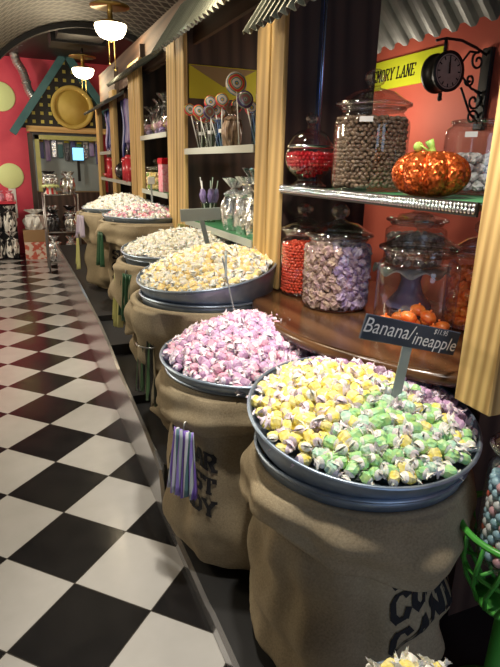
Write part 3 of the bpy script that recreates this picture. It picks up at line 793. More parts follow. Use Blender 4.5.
SAC=['SUGAR','COAST','CANDY']
# --- barrel 1, nearest (yellow, green and plum taffy)
b1=(.80,1.10)
sack('nearest burlap sack with a broad turned-down cuff and stencilled lettering',*b1,.046,.645,.262,.29,.258,1,hem=.14,cuffout=.046,text=(SAC,-1.24,.385,.082,.094,.50))
tub('grey steel tub inside the nearest burlap sack',*b1,.065,.685,.278)
p1,T1=pan('tilted round metal pan of yellow and green taffy, nearest of the row',*b1,.775,.30,.072,radians(9),radians(-95))
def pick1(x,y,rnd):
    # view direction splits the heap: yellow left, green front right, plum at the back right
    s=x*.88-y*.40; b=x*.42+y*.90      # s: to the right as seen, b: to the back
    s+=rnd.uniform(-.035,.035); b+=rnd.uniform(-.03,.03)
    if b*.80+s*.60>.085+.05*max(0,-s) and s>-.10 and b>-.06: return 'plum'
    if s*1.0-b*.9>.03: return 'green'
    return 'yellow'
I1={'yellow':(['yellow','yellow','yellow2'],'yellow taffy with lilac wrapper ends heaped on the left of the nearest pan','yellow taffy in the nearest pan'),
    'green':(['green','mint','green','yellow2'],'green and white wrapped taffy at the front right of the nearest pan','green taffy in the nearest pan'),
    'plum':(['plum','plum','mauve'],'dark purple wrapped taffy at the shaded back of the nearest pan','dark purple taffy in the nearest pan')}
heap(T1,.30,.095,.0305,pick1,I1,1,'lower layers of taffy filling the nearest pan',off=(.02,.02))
# --- barrel 2 (pink)
b2=(.705,1.655)
sack('second burlap sack from the front, stencilled and hung with purple striped paper bags',*b2,.042,.712,.275,.28,.270,2,hem=.13,cuffout=.036,text=(SAC,pi+.46,.385,.066,.082,-.14))
tub('grey steel tub inside the second burlap sack',*b2,.062,.728,.283)
p2,T2=pan('round metal pan of pink and mauve taffy, second from the front',*b2,.768,.30,.05,radians(1.5),radians(-110))
def pick2(x,y,rnd):
    s=x*.88-y*.40+rnd.uniform(-.06,.06); b=x*.42+y*.90
    return 'mauve' if s>.08 and b<.12 else 'pink'
I2={'pink':(['pink','pink','mauve','mauve'],'pink wrapped taffy heaped in the second pan from the front','pink taffy in the second pan'),
    'mauve':(['mauve','mauve','pink'],'mauve wrapped taffy on the shaded right side of the pink heap','mauve taffy in the second pan')}
heap(T2,.30,.135,.0285,pick2,I2,2,'lower layers of pink taffy filling the second pan',off=(.03,.06),power=1.7)
# --- barrel 3 (pale yellow, pan tilted to the aisle)
b3=(.745,2.225)
sack('third burlap sack from the front, under the pale yellow taffy',*b3,.228,.835,.245,.28,.290,3,hem=.21,cuffout=.06,fold_=2.2,flap=[(radians(-100),.5,.12)])
tub('grey steel tub inside the third burlap sack',*b3,.245,.862,.287)
p3,T3=pan('metal pan of pale yellow taffy tilted towards the aisle, beside the pine post',*b3,.962,.30,.118,radians(10),radians(200))
I3={'butter':(['butter','butter','butter','ivory'],'pale yellow wrapped taffy heaped in the tilted third pan','pale yellow taffy in the third pan')}
heap(T3,.30,.085,.030,lambda x,y,r:'butter',I3,3,'lower layers of pale yellow taffy filling the third pan',off=(.05,.08),power=1.6)
# --- barrel 4 (ivory and grey green)
b4=(.80,2.88)
sack('fourth burlap sack from the front, under the ivory taffy',*b4,.273,.89,.245,.28,.288,4,hem=.18,cuffout=.06,fold_=2.2,flap=[(radians(-160),.5,.16)])
tub('steel tub inside the fourth burlap sack',*b4,.29,.918,.285)
p4,T4=pan('metal pan of ivory taffy, fourth from the front',*b4,.972,.30,.075,radians(6),radians(210))
I4={'ivory':(['ivory','ivory','pale'],'ivory wrapped taffy heaped in the fourth pan from the front','ivory taffy in the fourth pan')}
heap(T4,.30,.08,.031,lambda x,y,r:'ivory',I4,4,'lower layers of ivory taffy filling the fourth pan',off=(.05,.08),power=1.6)
# --- barrel 5 (pink and white)
b5=(.88,4.02)
sack('fifth burlap sack from the front with a puffy rolled cuff and stencilled lettering',*b5,.378,.99,.262,.28,.290,5,hem=.16,cuffout=.055,fold_=1.6,text=(SAC,pi+.75,.30,.075,.088,0))
tub('steel tub inside the fifth burlap sack',*b5,.395,1.01,.286)
p5,T5=pan('metal pan of pink, red and white taffy, fifth from the front',*b5,1.035,.305,.05,radians(1),radians(-110))
def pick5(x,y,rnd): return 'mint' if (x*.42+y*.9+rnd.uniform(-.05,.05))>.08 else 'rose'
I5={'rose':(['pink','red','pale','wax5'],'pink and red wrapped taffy at the front of the fifth pan','pink and red taffy in the fifth pan'),
    'mint':(['pale','pale','mint'],'white and mint wrapped taffy at the back of the fifth pan','white taffy in the fifth pan')}
TAFFY['wax5']=TAFFY['pale']
heap(T5,.305,.085,.032,pick5,I5,5,'lower layers of pink and white taffy filling the fifth pan',off=(.02,.06),power=1.6)
# --- barrel 6 (white)
b6=(.81,4.68)
sack('farthest burlap sack of the row, hung with a grey striped bag',*b6,.378,1.0,.25,.28,.288,6,hem=.20,cuffout=.06,fold_=2.2,flap=[(radians(180),.6,.06)])
tub('steel tub inside the farthest burlap sack',*b6,.395,1.02,.285)
p6,T6=pan('metal pan heaped with white taffy, farthest of the row',*b6,1.05,.30,.05,radians(3),radians(200))
I6={'white':(['pale','pale','pale','ivory'],'white wrapped taffy heaped in the farthest pan','white taffy in the farthest pan')}
heap(T6,.30,.10,.032,lambda x,y,r:'white',I6,6,'lower layers of white taffy filling the farthest pan',off=(.03,.06),power=1.6)

# ------------------------------------------------------------------ glass jars and what is in them
def jar(label,x,y,z,r,h,lid=True,name='glass_jar',tagpos=None,dark=False):
    t=thing(name,label,'jar',(x,y,z)); zs=h*.60 if lid else h*.86
    nk=.82
    pr=[(.001,.006),(r*.90,.006),(r*.96,.012),(r,.03),(r,zs*.90),(r*.985,zs*.96),(r*.93,zs),(r*nk,zs+h*.035),(r*nk,zs+h*.06),(r*(nk+.04),zs+h*.07),(r*(nk+.04),zs+h*.085),(r*nk,zs+h*.09)]
    obj('jar_body',MB().lathe(pr,48),M['glass'],t)
    obj('jar_base',MB().lathe([(.001,0),(r*.88,0),(r*.93,.005),(r*.88,.011),(.001,.012)],40),M['glassthick'],t)
    obj('jar_lip',MB().lathe([(r*(nk+.015)+.005*cos(2*pi*k/8),zs+h*.075+.006*sin(2*pi*k/8)) for k in range(9)],48),M['glassthick'],t)
    if lid:
        z0=zs+h*.088
        l=obj('lid',MB().lathe([(r*nk*.9,z0-.01),(r*nk*.96,z0),(r*1.0,z0+.006),(r*1.0,z0+.014),(r*.9,z0+.02),(r*.80,z0+h*.07),(r*.55,z0+h*.125),(r*.25,z0+h*.15),(r*.16,z0+h*.16),(r*.15,z0+h*.175)],48),M['glassthick'],t)
        obj('lid_flange',MB().lathe([(r*.97+.006*cos(2*pi*k/8),z0+.009+.006*sin(2*pi*k/8)) for k in range(9)],48),M['glassthick'],l)
        kz=h-z0-h*.165; kr=kz/2
        obj('knob',MB().sphere((0,0,h-kr),kr,10,7,smooth=False,sc=(1.25,1.25,1)),M['glassthick'],l)
    if tagpos:
        a,zz=tagpos
        mb=MB().grid(lambda u,v:((r+.002)*cos(a+(u-.5)*.34),(r+.002)*sin(a+(u-.5)*.34),zz+(v-.5)*.016),6,1); obj('price_label',mb,M['white'],t)
    return t
def blob(name,mats,kind,seed,s):
    rnd=random.Random(seed); mb=MB()
    if kind=='bean': mb.sphere((0,0,0),s/2,8,6,sc=(1.3,.9,.85),jit=.05,rnd=rnd)
    elif kind=='lump': mb.sphere((0,0,0),s/2,11,8,sc=(1.12,1,.95),jit=.26,rnd=rnd,smooth=False)
    elif kind=='nut': mb.sphere((0,0,0),s/2,7,6,sc=(1.35,.8,.75),jit=.14,rnd=rnd)
    elif kind=='ball': mb.sphere((0,0,0),s/2,12,8)
    elif kind=='pumpkin':
        def f(u,v):
            a=2*pi*u; b=-pi/2+pi*v; q=s/2*(1+.10*abs(sin(3*a))-.05); return (q*cos(b)*cos(a),q*cos(b)*sin(a),s*.36*sin(b))
        mb.grid(f,24,8,closeu=True)
        mb.tube([(0,0,s*.3),(0,0,s*.5)],s*.07,6)
    return mb.mesh(name,mats),mb
def fill(name,x,y,rfun,z0,z1,sz,protos,label,group,cat='candy',maxn=300,top=True,seed=1,stufflabel=None,layers=.84):
    rnd=random.Random(seed); pts=[]; z=z0+sz*.45; k=0
    while z<z1:
        rad_=rfun(z)-sz*.55; n=max(1,int(2*pi*rad_/(sz*.98)))
        for i in range(n):
            a=2*pi*(i+.5*(k%2))/n+rnd.uniform(-.2,.2)/n; pts.append((rad_*cos(a)*rnd.uniform(.95,1),rad_*sin(a)*rnd.uniform(.95,1),z+rnd.uniform(-.1,.1)*sz))
        z+=sz*layers; k+=1
    if top:
        rad_=rfun(z1)-sz*1.4; 
        while rad_>sz*.3:
            n=max(1,int(2*pi*rad_/sz))
            for i in range(n): a=2*pi*(i+rnd.random()*.5)/n; pts.append((rad_*cos(a),rad_*sin(a),z1-sz*.3+rnd.uniform(-.2,.3)*sz))
            rad_-=sz*.95
    pts.sort(key=lambda p:(Vector((x+p[0],y+p[1],p[2]))-CAMP).length)
    mb=MB(); mats=[]
    for i,p in enumerate(pts):
        me,pm=rnd.choice(protos); e=(rnd.uniform(-.6,.6),rnd.uniform(-.6,.6),rnd.uniform(0,6.28))
        if i<maxn: inst(name,me,(x+p[0],y+p[1],p[2]),e,rnd.uniform(.92,1.06),label,cat,group)
        else:
            ids=[]
            for m in me.materials:
                if m not in mats: mats.append(m)
                ids.append(mats.index(m))
            T=Matrix.Translation((x+p[0],y+p[1],p[2]))@Euler(e).to_matrix().to_4x4()
            o0=len(mb.v); mb.v+=[tuple(T@Vector(v)) for v in pm.v]
            for f_,mi,sm in zip(pm.f,pm.m,pm.s): mb.f.append(tuple(q+o0 for q in f_)); mb.m.append(ids[mi]); mb.s.append(sm)
    if mb.v: obj(name+'_fill',mb,mats,label=stufflabel or ('remaining '+group),cat='candy',kind='stuff')

ZS=1.3155; ZL=1.3172
# upper shelf
t=thing('footed_candy_bowl','round footed glass bowl of dark red candy with a domed lid','bowl',(1.092,1.985,ZS)); bs=.93
obj('bowl',MB().lathe([(bs*a_,1.06*b_) for a_,b_ in [(.055,0),(.072,.003),(.068,.012),(.050,.024),(.060,.034),(.088,.055),(.104,.085),(.107,.105),(.100,.128),(.090,.138)]],40),M['glass'],t)
obj('foot',MB().lathe([(.001,0),(.072,0),(.072,.008),(.05,.02),(.001,.022)],36),M['glassthick'],t)
l=obj('lid',MB().lathe([(bs*a_,1.06*b_) for a_,b_ in [(.088,.136),(.096,.142),(.094,.150),(.080,.175),(.055,.195),(.022,.205),(.018,.215)]],40),M['glassthick'],t)
obj('knob',MB().sphere((0,0,.252),.026,10,7,smooth=False),M['glassthick'],l)
obj('chrome_collar',MB().lathe([(.0875+.005*cos(2*pi*k/8),.150+.006*sin(2*pi*k/8)) for k in range(9)],40),M['chrome'],t)
pr=[blob('red_hard_candy',[M['cherry']],'ball',1,.0155)]
fill('red_hard_candy',1.092,1.985,lambda z:.096-1.6*max(0,ZS+.085-z)**1.35*3.0 if z<ZS+.085 else .096,ZS+.036,ZS+.128,.0155,pr,'small round dark red candy inside the footed glass bowl','dark red candy in the footed bowl',seed=5)
jar('tall glass jar of brown nut candy on the beaded shelf',1.13,1.64,ZL,.125,.385,tagpos=(-2.32,.222))
pr=[blob('brown_nut_candy',[M['brown']],'nut',k,.0185) for k in range(4)]
fill('brown_nut_candy',1.13,1.64,lambda z:.121,ZL+.012,ZL+.232,.0185,pr,'brown nut shaped candy in the tall jar on the beaded shelf','brown nut candy in the tall jar',seed=6,layers=.66)
# glitter pumpkin
t=thing('glitter_pumpkin','orange glitter covered pumpkin ornament on the beaded glass shelf','pumpkin',(1.072,1.258,ZL))
def f(u,v):
    a=2*pi*u; b=-pi/2+pi*v; q=(1-.20*(1-abs(cos(4.5*a))**.5)); cb=cos(b)**.75 if cos(b)>0 else 0
    dip=.020*(1-min(1,cb*1.9))**2
    return (.107*q*cb*cos(a),.107*q*cb*sin(a),.063+.063*sin(b)-(dip if b>0 else -dip*.6))
obj('pumpkin_shell',MB().grid(f,108,24,closeu=True),M['glitter'],t)
obj('stem',MB().tube([(0,0,.100),(.002,0,.118),(-.004,.002,.134),(-.012,.004,.150)],[.016,.010,.009,.012],8),M['stem'],t)
mb=MB()
pts=[(-.01,-.01,.112),(-.03,-.01,.125),(-.045,-.005,.135),(-.05,0,.128)]
mb.tube(pts,.0035,6); mb.sphere((-.05,.0,.132),.014,8,6,sc=(1.2,.5,1)); obj('leaf_tendril',mb,M['stem'],t)
jar('open wide glass jar of white and grey candy behind the pumpkin',1.395,1.42,ZL,.108,.235,lid=False,tagpos=(-2.6,.18))
pr=[blob('white_candy',[M['whitechoc']],'lump',k,.032) for k in range(4)]
fill('white_grey_candy',1.395,1.42,lambda z:.104,ZL+.012,ZL+.115,.032,pr,'white and grey mottled candy in the open jar behind the pumpkin','white and grey candy behind the pumpkin',seed=7)
t=thing('pink_tub','pink tub standing behind the open jar, seen through its glass','tub',(1.44,1.22,ZS)); 
obj('tub_wall',MB().lathe([(.001,0),(.06,0),(.07,.14),(.072,.15)],28),M['pink'],t); obj('tub_lid',MB().lathe([(.073,.145),(.075,.165),(.001,.17)],28),M['redplastic'],t)
# counter jars
ZT=ZC+.001
jar('glass jar of small red bean candy beside the counter post',1.085,1.99,ZT,.092,.375)
pr=[blob('red_bean_candy',[M['redbean']],'bean',k,.0145) for k in range(2)]
fill('red_bean_candy',1.085,1.99,lambda z:.089,ZT+.012,ZT+.212,.0145,pr,'small red bean candy in the lidded jar beside the post','red bean candy in the counter jar',seed=8)
jar('big glass jar of sugared purple and beige candy on the counter',1.105,1.757,ZT,.127,.385)
pr=[blob('sugared_candy',[M['sugarpurple']],'lump',k,.041) for k in range(4)]; pr2=[blob('sugared_candy',[M['sugarbeige']],'lump',k+9,.041) for k in range(4)]
def fill2(lohi,protos,label,group,nm):
    rnd=random.Random(lohi); z=ZT+.030; k=0
    while z<ZT+.222:
        for ring in (.104,.07):
            n=int(2*pi*ring/.035)
            for i in range(n):
                a=2*pi*(i+.5*(k%2))/n; lx=ring*cos(a); ly=ring*sin(a)
                side=1 if (lx*.9-ly*.42+.02*sin(k*2.1+i))>-.005 else 0
                if ring<.1 and z<ZT+.20: continue
                if side==lohi: inst(nm,rnd.choice(protos)[0],(1.105+lx,1.757+ly,z+rnd.uniform(-.004,.004)),(rnd.uniform(0,6),rnd.uniform(0,6),rnd.uniform(0,6)),rnd.uniform(.92,1.08),label,'candy',group)
        z+=.031; k+=1
fill2(1,pr,'sugared purple candy lump on the right side of the big counter jar','purple sugared candy in the big jar','purple_sugared_candy')
fill2(0,pr2,'sugared beige candy lump on the left side of the big counter jar','beige sugared candy in the big jar','beige_sugared_candy')
jar('glass jar with a few orange pumpkin candies in the bottom, behind the slate sign',1.17,1.375,ZT,.128,.385)
pr=[blob('orange_pumpkin_candy',[M['orange']],'pumpkin',1,.052)]
for k,(a,q,z) in enumerate([(-2.9,.09,.028),(-2.2,.092,.028),(-1.5,.092,.03),(-.7,.09,.028),(.3,.09,.028),(1.4,.09,.028),(2.3,.09,.028),(0,.0,.03),(-2.5,.06,.066),(-1.3,.055,.066),(.6,.05,.066)]):
    inst('orange_pumpkin_candy',pr[0][0],(1.17+q*cos(a),1.375+q*sin(a),ZT+z-.004),(random.uniform(-.3,.3),random.uniform(-.3,.3),k),1,'orange pumpkin shaped candy in the jar behind the slate sign','candy','orange pumpkin candies')
t=thing('cake_stand','ruffled white cake stand on a lavender trumpet pedestal behind the counter jars','cake stand',(1.385,1.665,ZT))
obj('pedestal',MB().lathe([(.001,0),(.085,0),(.087,.006),(.070,.03),(.048,.06),(.036,.10),(.045,.135),(.06,.15),(.001,.152)],40),M['lavender'],t)
def f(u,v):
    a=2*pi*u; q=v*.145; return (q*cos(a),q*sin(a),.152+(.012*sin(9*a)-.012)*max(0,v-.72)/.28)
o=obj('ruffled_plate',MB().grid(f,108,10,closeu=True),M['milk'],t); md=o.modifiers.new('s','SOLIDIFY'); md.thickness=.006
jar('glass jar of white and grey candy standing on the cake stand',1.385,1.665,ZT+.156,.112,.24)
pr=[blob('white_candy',[M['whitechoc']],'lump',k+20,.026) for k in range(4)]
fill('white_grey_candy',1.385,1.665,lambda z:.108,ZT+.168,ZT+.27,.026,pr,'white and grey candy in the jar on the cake stand','white and grey candy on the cake stand',seed=9)
jar('glass jar of orange slices at the right of the counter, by the rough post',1.42,1.37,ZT,.10,.36)
pr=[blob('orange_slice_candy',[M['orange']],'lump',k+5,.036) for k in range(3)]
fill('orange_slice_candy',1.42,1.37,lambda z:.096,ZT+.012,ZT+.19,.036,pr,'orange candy slice in the far right counter jar','orange slices in the right counter jar',seed=10)
# slate price sign on a stick
def price_sign(label,base,top,bw,bh,roll,yaw,words=None,m='slate',ms='stick',sw=.024):
    t=thing('price_sign',label,'sign',base)
    d=Vector(top)-Vector(base); 
    R2=Matrix.Rotation(yaw,4,'Z')
    T=Matrix.Translation(d)@R2@Matrix.Rotation(roll,4,'Y')
    b=obj('slate_board',MB().box(-bw/2,-.004,-bh/2,bw/2,.004,bh/2,T=T,b=.0015),M[m],t)
    L=d.length
    q=Vector((0,0,1)).rotation_difference(d.normalized()).to_matrix().to_4x4()@R2
    obj('stick',MB().box(-sw/2,.005,-.05,sw/2,.010,L+bh*.3,T=q,b=.001),M[ms],t)
    if words:
        mb=MB()
        for s,sz,ox,oz in words:
            V,F=text_mesh(s,sz,shear=.15,xs=.95); mb.add([(x+ox,-.0046,y+oz) for x,y in V],F,T=T)
        obj('chalk_writing',mb,M['chalk'],b)
    return t
price_sign('dark slate sign chalked Banana/ ineapple on a grey stick in the nearest candy pan',(.845,1.02,.815),(.879,1.03,.998),.305,.062,radians(14.5),0,[('Banana/',.052,-.078,.004),('ineapple',.047,.075,-.006),('$11.95',.018,.085,.021)],sw=.03)
price_sign('grey price sign on a stick between the ivory and pale yellow taffy',(.89,2.64,1.0),(.845,2.62,1.155),.20,.06,radians(-3),radians(-8),m='stick')
price_sign('price sign turned edge-on at the back of the pink taffy',(.735,1.85,.87),(.69,1.845,1.05),.20,.075,radians(4),radians(70),m='stick',sw=.014)
price_sign('small yellow green tag sign at the front of the fifth pan',(.91,3.16,.93),(.905,3.20,1.0),.045,.10,radians(8),radians(10),m='yellowbag',sw=.012)
price_sign('thin pale stick sign at the back of the pink and red taffy',(.95,4.10,1.10),(.95,4.12,1.27),.05,.05,0,0,m='white',sw=.014)
# gumball jar on a green wire stand
t=thing('wire_stand','lime green wire basket stand at the lower right edge of the photo','stand',(1.035,.755,.046))
mb=MB()
for k in range(16):
    a=2*pi*k/16
    mb.tube([(.075*cos(a),.075*sin(a),.33),(.105*cos(a+.2),.105*sin(a+.2),.39),(.128*cos(a+.42),.128*sin(a+.42),.46),(.140*cos(a+.55),.140*sin(a+.55),.545)],.0055,6)
obj('basket_wires',mb,M['limewire'],t)
obj('basket_rim',MB().lathe([(.140+.008*cos(2*pi*k/8),.545+.008*sin(2*pi*k/8)) for k in range(9)],48),M['limewire'],t)
mb=MB().lathe([(.121+.005*cos(2*pi*k/8),.44+.005*sin(2*pi*k/8)) for k in range(9)],40)
for k in range(4):
    a=pi*k/4; mb.tube([(.12*cos(a),.12*sin(a),.438),(-.12*cos(a),-.12*sin(a),.438)],.005,5)
obj('basket_grate',mb,M['limewire'],t)
obj('pedestal',MB().lathe([(.001,0),(.11,0),(.10,.012),(.025,.03),(.02,.28),(.075,.325),(.075,.335),(.001,.335)],28),M['limewire'],t)
jar('glass jar of pastel gumballs on the lime green wire stand',1.035,.755,.493,.095,.42,dark=False)
G=[('pale blue','blue_gumball',mat('blue gum',(.40,.62,.72),.3)),('pink','pink_gumball',mat('pink gum',(.80,.45,.48),.3)),('white','white_gumball',mat('white gum',(.80,.82,.80),.3)),('red','red_gumball',mat('red gum',(.72,.14,.08),.3))]
gm=[(c,nm,blob(nm,[m],'ball',1,.026)[0]) for c,nm,m in G]
rg=random.Random(4); z=.52;k=0
while z<.72:
    n=19
    for i in range(n):
        a=2*pi*(i+.5*(k%2))/n; c,nm,me=gm[rg.choice([0,0,0,1,2,2,3])]
        inst(nm,me,(1.035+.074*cos(a),.755+.074*sin(a),z),(0,0,0),1,c+' gumball in the jar at the lower right edge','gumball',c+' gumballs')
    z+=.0228;k+=1
# small pail whose candy just reaches into the bottom of the picture
t=thing('steel_pail','small steel pail of wrapped taffy at the bottom edge, before the nearest sack','pail',(.548,.52,.001))
obj('pail_wall',MB().lathe([(.001,0),(.10,0),(.118,.492),(.114,.492),(.097,.006),(.001,.006)],36),M['galv'],t)
obj('rolled_rim',MB().lathe([(.118+.005*cos(2*pi*k/8),.492+.005*sin(2*pi*k/8)) for k in range(9)],36),M['galv'],t)
for k in range(30):
    a=k*2.4; q=.09*sqrt((k+.5)/30); me=TAFFY['yellow2' if k%3 else 'pale'][k%4][1]
    inst('pail_taffy',me,(.548+q*cos(a),.52+q*sin(a),.497+.045*(1-(q/.115)**2)+.012),(k*.7,k*.3,k*1.3),1.0,'yellow and white wrapped taffy in the pail at the bottom edge','candy','taffy in the pail')
obj('taffy_bed',MB().lathe([(.001,.540),(.06,.530),(.112,.49)],20,x=.548,y=.52),M['ivory'],label='lower taffy filling the small pail',cat='candy heap',kind='stuff')

# ------------------------------------------------------------------ things hung on the sacks
def bag_bunch(label,cx,cy,a,r,z1,z0,w,m,n=5,ring=False,name='paper_bag_bunch'):
    x,y=cx+r*cos(a),cy+r*sin(a)
    t=thing(name,label,'bags',(x,y,z1),(0,0,a)); H=z1-z0; rnd=random.Random(int(cx*1000)+n)
    for k in range(n):
        yo=(k-(n-1)/2)*w/n*.9; hh=H*rnd.uniform(.78,1.0); tl=(k-(n-1)/2)*.008
        def f(u,v,yo=yo,hh=hh,k=k,tl=tl):
            yy=yo*(.95+.10*v)+(u-.5)*w*.34; return (.012+.006*(k%2)+.010*sin(u*9+k)*(.4+v)+.012*v,yy+tl*v,-hh*v)
        o=obj('bag',MB().grid(f,10,8,smooth=True),M[m],t); md=o.modifiers.new('s','SOLIDIFY'); md.thickness=.003
    obj('hook',MB().tube([(-.01,0,.02),(.01,0,.025),(.018,0,.005),(.012,0,-.012)],.003,6),M['steel'],t)
    if ring: obj('wire_ring',MB().tube([(.02+.028*cos(q*pi/8),w*.62*sin(q*pi/8),-H*.18) for q in range(16)],.003,6,closed=True),M['steel'],t)
    return t
bag_bunch('bunch of purple striped paper bags hanging on the second sack',*b2,pi+.56,.322,.605,.36,.075,'purplestripe')
bag_bunch('bunch of black striped paper bags in a wire ring on the third sack',*b3,pi+.42,.315,.745,.43,.085,'blackstripe',ring=True)
bag_bunch('dark green plastic bags hanging on the fourth sack',*b4,pi+.42,.325,.855,.58,.10,'greenbag',n=3,name='plastic_bag_bunch')
bag_bunch('pale yellow green bag hanging beside the dark green ones on the fourth sack',*b4,pi+.10,.325,.84,.52,.10,'yellowbag',n=3,name='plastic_bag_bunch')
bag_bunch('green plastic bags hanging on the fifth sack, next to its lettering',*b5,pi+.20,.335,.93,.66,.09,'greenbag',n=3,name='plastic_bag_bunch')
bag_bunch('grey violet striped bag hanging on the farthest sack',*b6,pi+.30,.335,.985,.80,.12,'greybag',n=3)
bag_bunch('yellow green plastic bags hanging low on the farthest sack',*b6,pi-.05,.335,.80,.52,.10,'yellowbag',n=3,name='plastic_bag_bunch')

# ------------------------------------------------------------------ lollipop bay
def lolly_mesh(): pass
lol=MB().lathe([(.001,-.006),(.7,-.006),(.95,-.004),(1,0),(.95,.004),(.7,.006),(.001,.006)],24,T=Matrix.Rotation(pi/2,4,'X'))
# the disc is modelled at unit radius and thin; scaled per lollipop below
def lollipop(base,top,r,m,label,group,yaw=0):
    b=Vector(base);d=Vector(top)-b
    t=thing('lollipop',label,'lollipop',base,(0,0,0),group)
    mb=MB().lathe([(.001,-.007),(r*.7,-.007),(r*.95,-.005),(r,0),(r*.95,.005),(r*.7,.007),(.001,.007)],24,T=Matrix.Rotation(pi/2,4,'X'))
    o=obj('candy_disc',mb,M[m],t,loc=d,rot=(0,0,yaw))
    obj('stick',MB().tube([(0,0,0),tuple(d*(1-.6*r/d.length))],.0028,6),M['white'],t)
    return t
def cup(label,x,y,z,r,h,m):
    t=thing('lollipop_cup',label,'cup',(x,y,z))
    obj('cup_wall',MB().lathe([(.001,.002),(r*.8,.002),(r,h),(r*1.05,h),(r*1.05,h-.006),(r*.99,h-.006)],28),M[m],t)
    obj('price_label',MB().grid(lambda u,v:((r*.95+.002)*cos(-2.1+(u-.5)*.7),(r*.95+.002)*sin(-2.1+(u-.5)*.7),h*.55+v*.018),6,1),M['white'],t)
    return t
ZB=1.4755
cups=[(1.075,3.29,.042,.145,'clearplastic','clear cup of lollipops at the left end of the upper shelf'),(1.075,3.12,.044,.145,'clearplastic','clear cup of dark lollipops second from the left'),(1.075,2.94,.046,.145,'bluecup','blue tinted cup of lollipops left of the brown chocolate bags'),(1.085,2.46,.05,.15,'bluecup','blue cup of rainbow lollipops beside the nearer post')]
rl=random.Random(8)
for ci,(x,y,r,h,m,lb) in enumerate(cups):
    cup(lb,x,y,ZB,r,h,m)
    kinds=['swirl','swirl2','swirl2','swirl'][ci]
    for k in range(5):
        a=k*1.257+.4; lean=.05
        q=.022; tx=lean*cos(a); ty=(lean+.03)*sin(a); hh=rl.uniform(.175,.245)
        lollipop((x+q*cos(a),y+q*sin(a),ZB+.008),(x+q*cos(a)+tx,y+q*sin(a)+ty,ZB+hh),rl.uniform(.030,.040),'swirl' if rl.random()<.5 else 'swirl2',['swirl lollipop standing in the leftmost clear cup','dark swirl lollipop standing in the second clear cup','swirl lollipop standing in the blue cup left of the chocolate bags','rainbow lollipop standing in the blue cup beside the post'][ci],['lollipops in the leftmost cup','lollipops in the second cup','lollipops in the left blue cup','lollipops in the right blue cup'][ci],yaw=rl.uniform(-.3,.3))
lollipop((1.06,2.66,ZB+.002),(1.055,2.70,ZB+.295),.055,'swirl','big rainbow swirl lollipop towering over the cups',None)
def foilbag(label,x,y,z,r,h,m,seed,group=None,name='foil_bag',tie=None,cat='bag'):
    rnd=random.Random(seed); ph=[rnd.uniform(0,6) for _ in range(8)]
    t=thing(name,label,cat,(x,y,z),(0,0,rnd.uniform(0,6)),group)
    def f(u,v):
        a=2*pi*u
        if v<.7: q=r*(.72+.28*sin(pi*min(1,v/.62)*.5+.25)); 
        elif v<.8: q=r*(.9-(v-.7)*6.6)
        else: q=r*(.24+(v-.8)*3.0)
        if v<.7: q=r*(.75+.25*sin(pi*v/.7))
        q*=1+.10*sin(5*a+ph[0]+4*v)+.07*sin(9*a+ph[1]-7*v)+(.22*sin(12*a+ph[2]) if v>.8 else 0)+.05*sin(14*a+ph[3]+9*v)
        return (q*cos(a),q*sin(a),h*v+.01*h*sin(6*a+ph[4])*(v>.05))
    mb=MB().grid(f,40,20,closeu=True,smooth=False).lathe([(.001,.002),(r*.74,.002)],20)
    obj('bag_skin',mb,M[m],t)
    obj('tie',MB().tube([(r*.26*cos(q*pi/6),r*.26*sin(q*pi/6),h*.795) for q in range(12)],.006,5,closed=True),M[tie or 'chrome'],t)
    return t
foilbag('brown chocolate figure bag between the two blue cups, farther of the pair',1.075,2.80,ZB,.05,.20,'brown',3,name='chocolate_bag')
foilbag('brown chocolate figure bag between the two blue cups, nearer of the pair',1.09,2.67,ZB,.05,.17,'brown',4,name='chocolate_bag') if False else None
t=thing('yellow_card','yellow card with a brown triangular flap on the dark partition','card',(1.20,3.492,1.865))
obj('card',MB().box(-.145,-.004,-.085,.30,.004,.105,b=.001),M['mustard'],t)
mb=MB(); mb.add([(-.14,-.0055,.10),(.295,-.0055,.10),(.08,-.0055,-.01)],[(0,2,1)]); mb.add([(-.14,-.0045,.10),(.295,-.0045,.10),(.08,-.0045,-.01)],[(0,1,2)]); obj('flap',mb,M['tan'],t)
ZG=1.0555
for k,(x,y,r,h,m,lb) in enumerate([(1.10,2.44,.085,.25,'silver','silver foil bag nearest the counter post on the green shelf'),(1.12,2.63,.085,.28,'silver','silver foil bag second from the counter post on the green shelf'),(1.10,2.81,.07,.27,'silver','slim silver foil bag in the middle of the green shelf'),(1.30,2.50,.09,.33,'foil2','dark foil bag behind the nearest silver bag'),(1.31,2.72,.09,.35,'foil2','dark foil bag behind the second silver bag'),(1.27,2.93,.08,.32,'silver','silver foil bag at the back left of the green shelf')]):
    foilbag(lb,x,y,ZG,r,h,m,30+k)
t=cup('clear cup of purple rock candy sticks on the green shelf',1.09,3.22,ZG,.05,.12,'clearplastic')
for k in range(5):
    a=k*1.257; s_=thing('rock_candy_stick','purple rock candy stick in the clear cup on the green shelf','candy',(1.09+.02*cos(a),3.22+.02*sin(a),ZG+.006),(.16*sin(a),.16*cos(a),0),'purple rock candy sticks')
    obj('stick',MB().tube([(0,0,0),(0,0,.24+.02*(k%2))],.003,6),M['white'],s_); obj('candy',MB().sphere((0,0,.15),.02,8,7,smooth=False,sc=(1,1,2.2),jit=.15),M['violet'],s_)

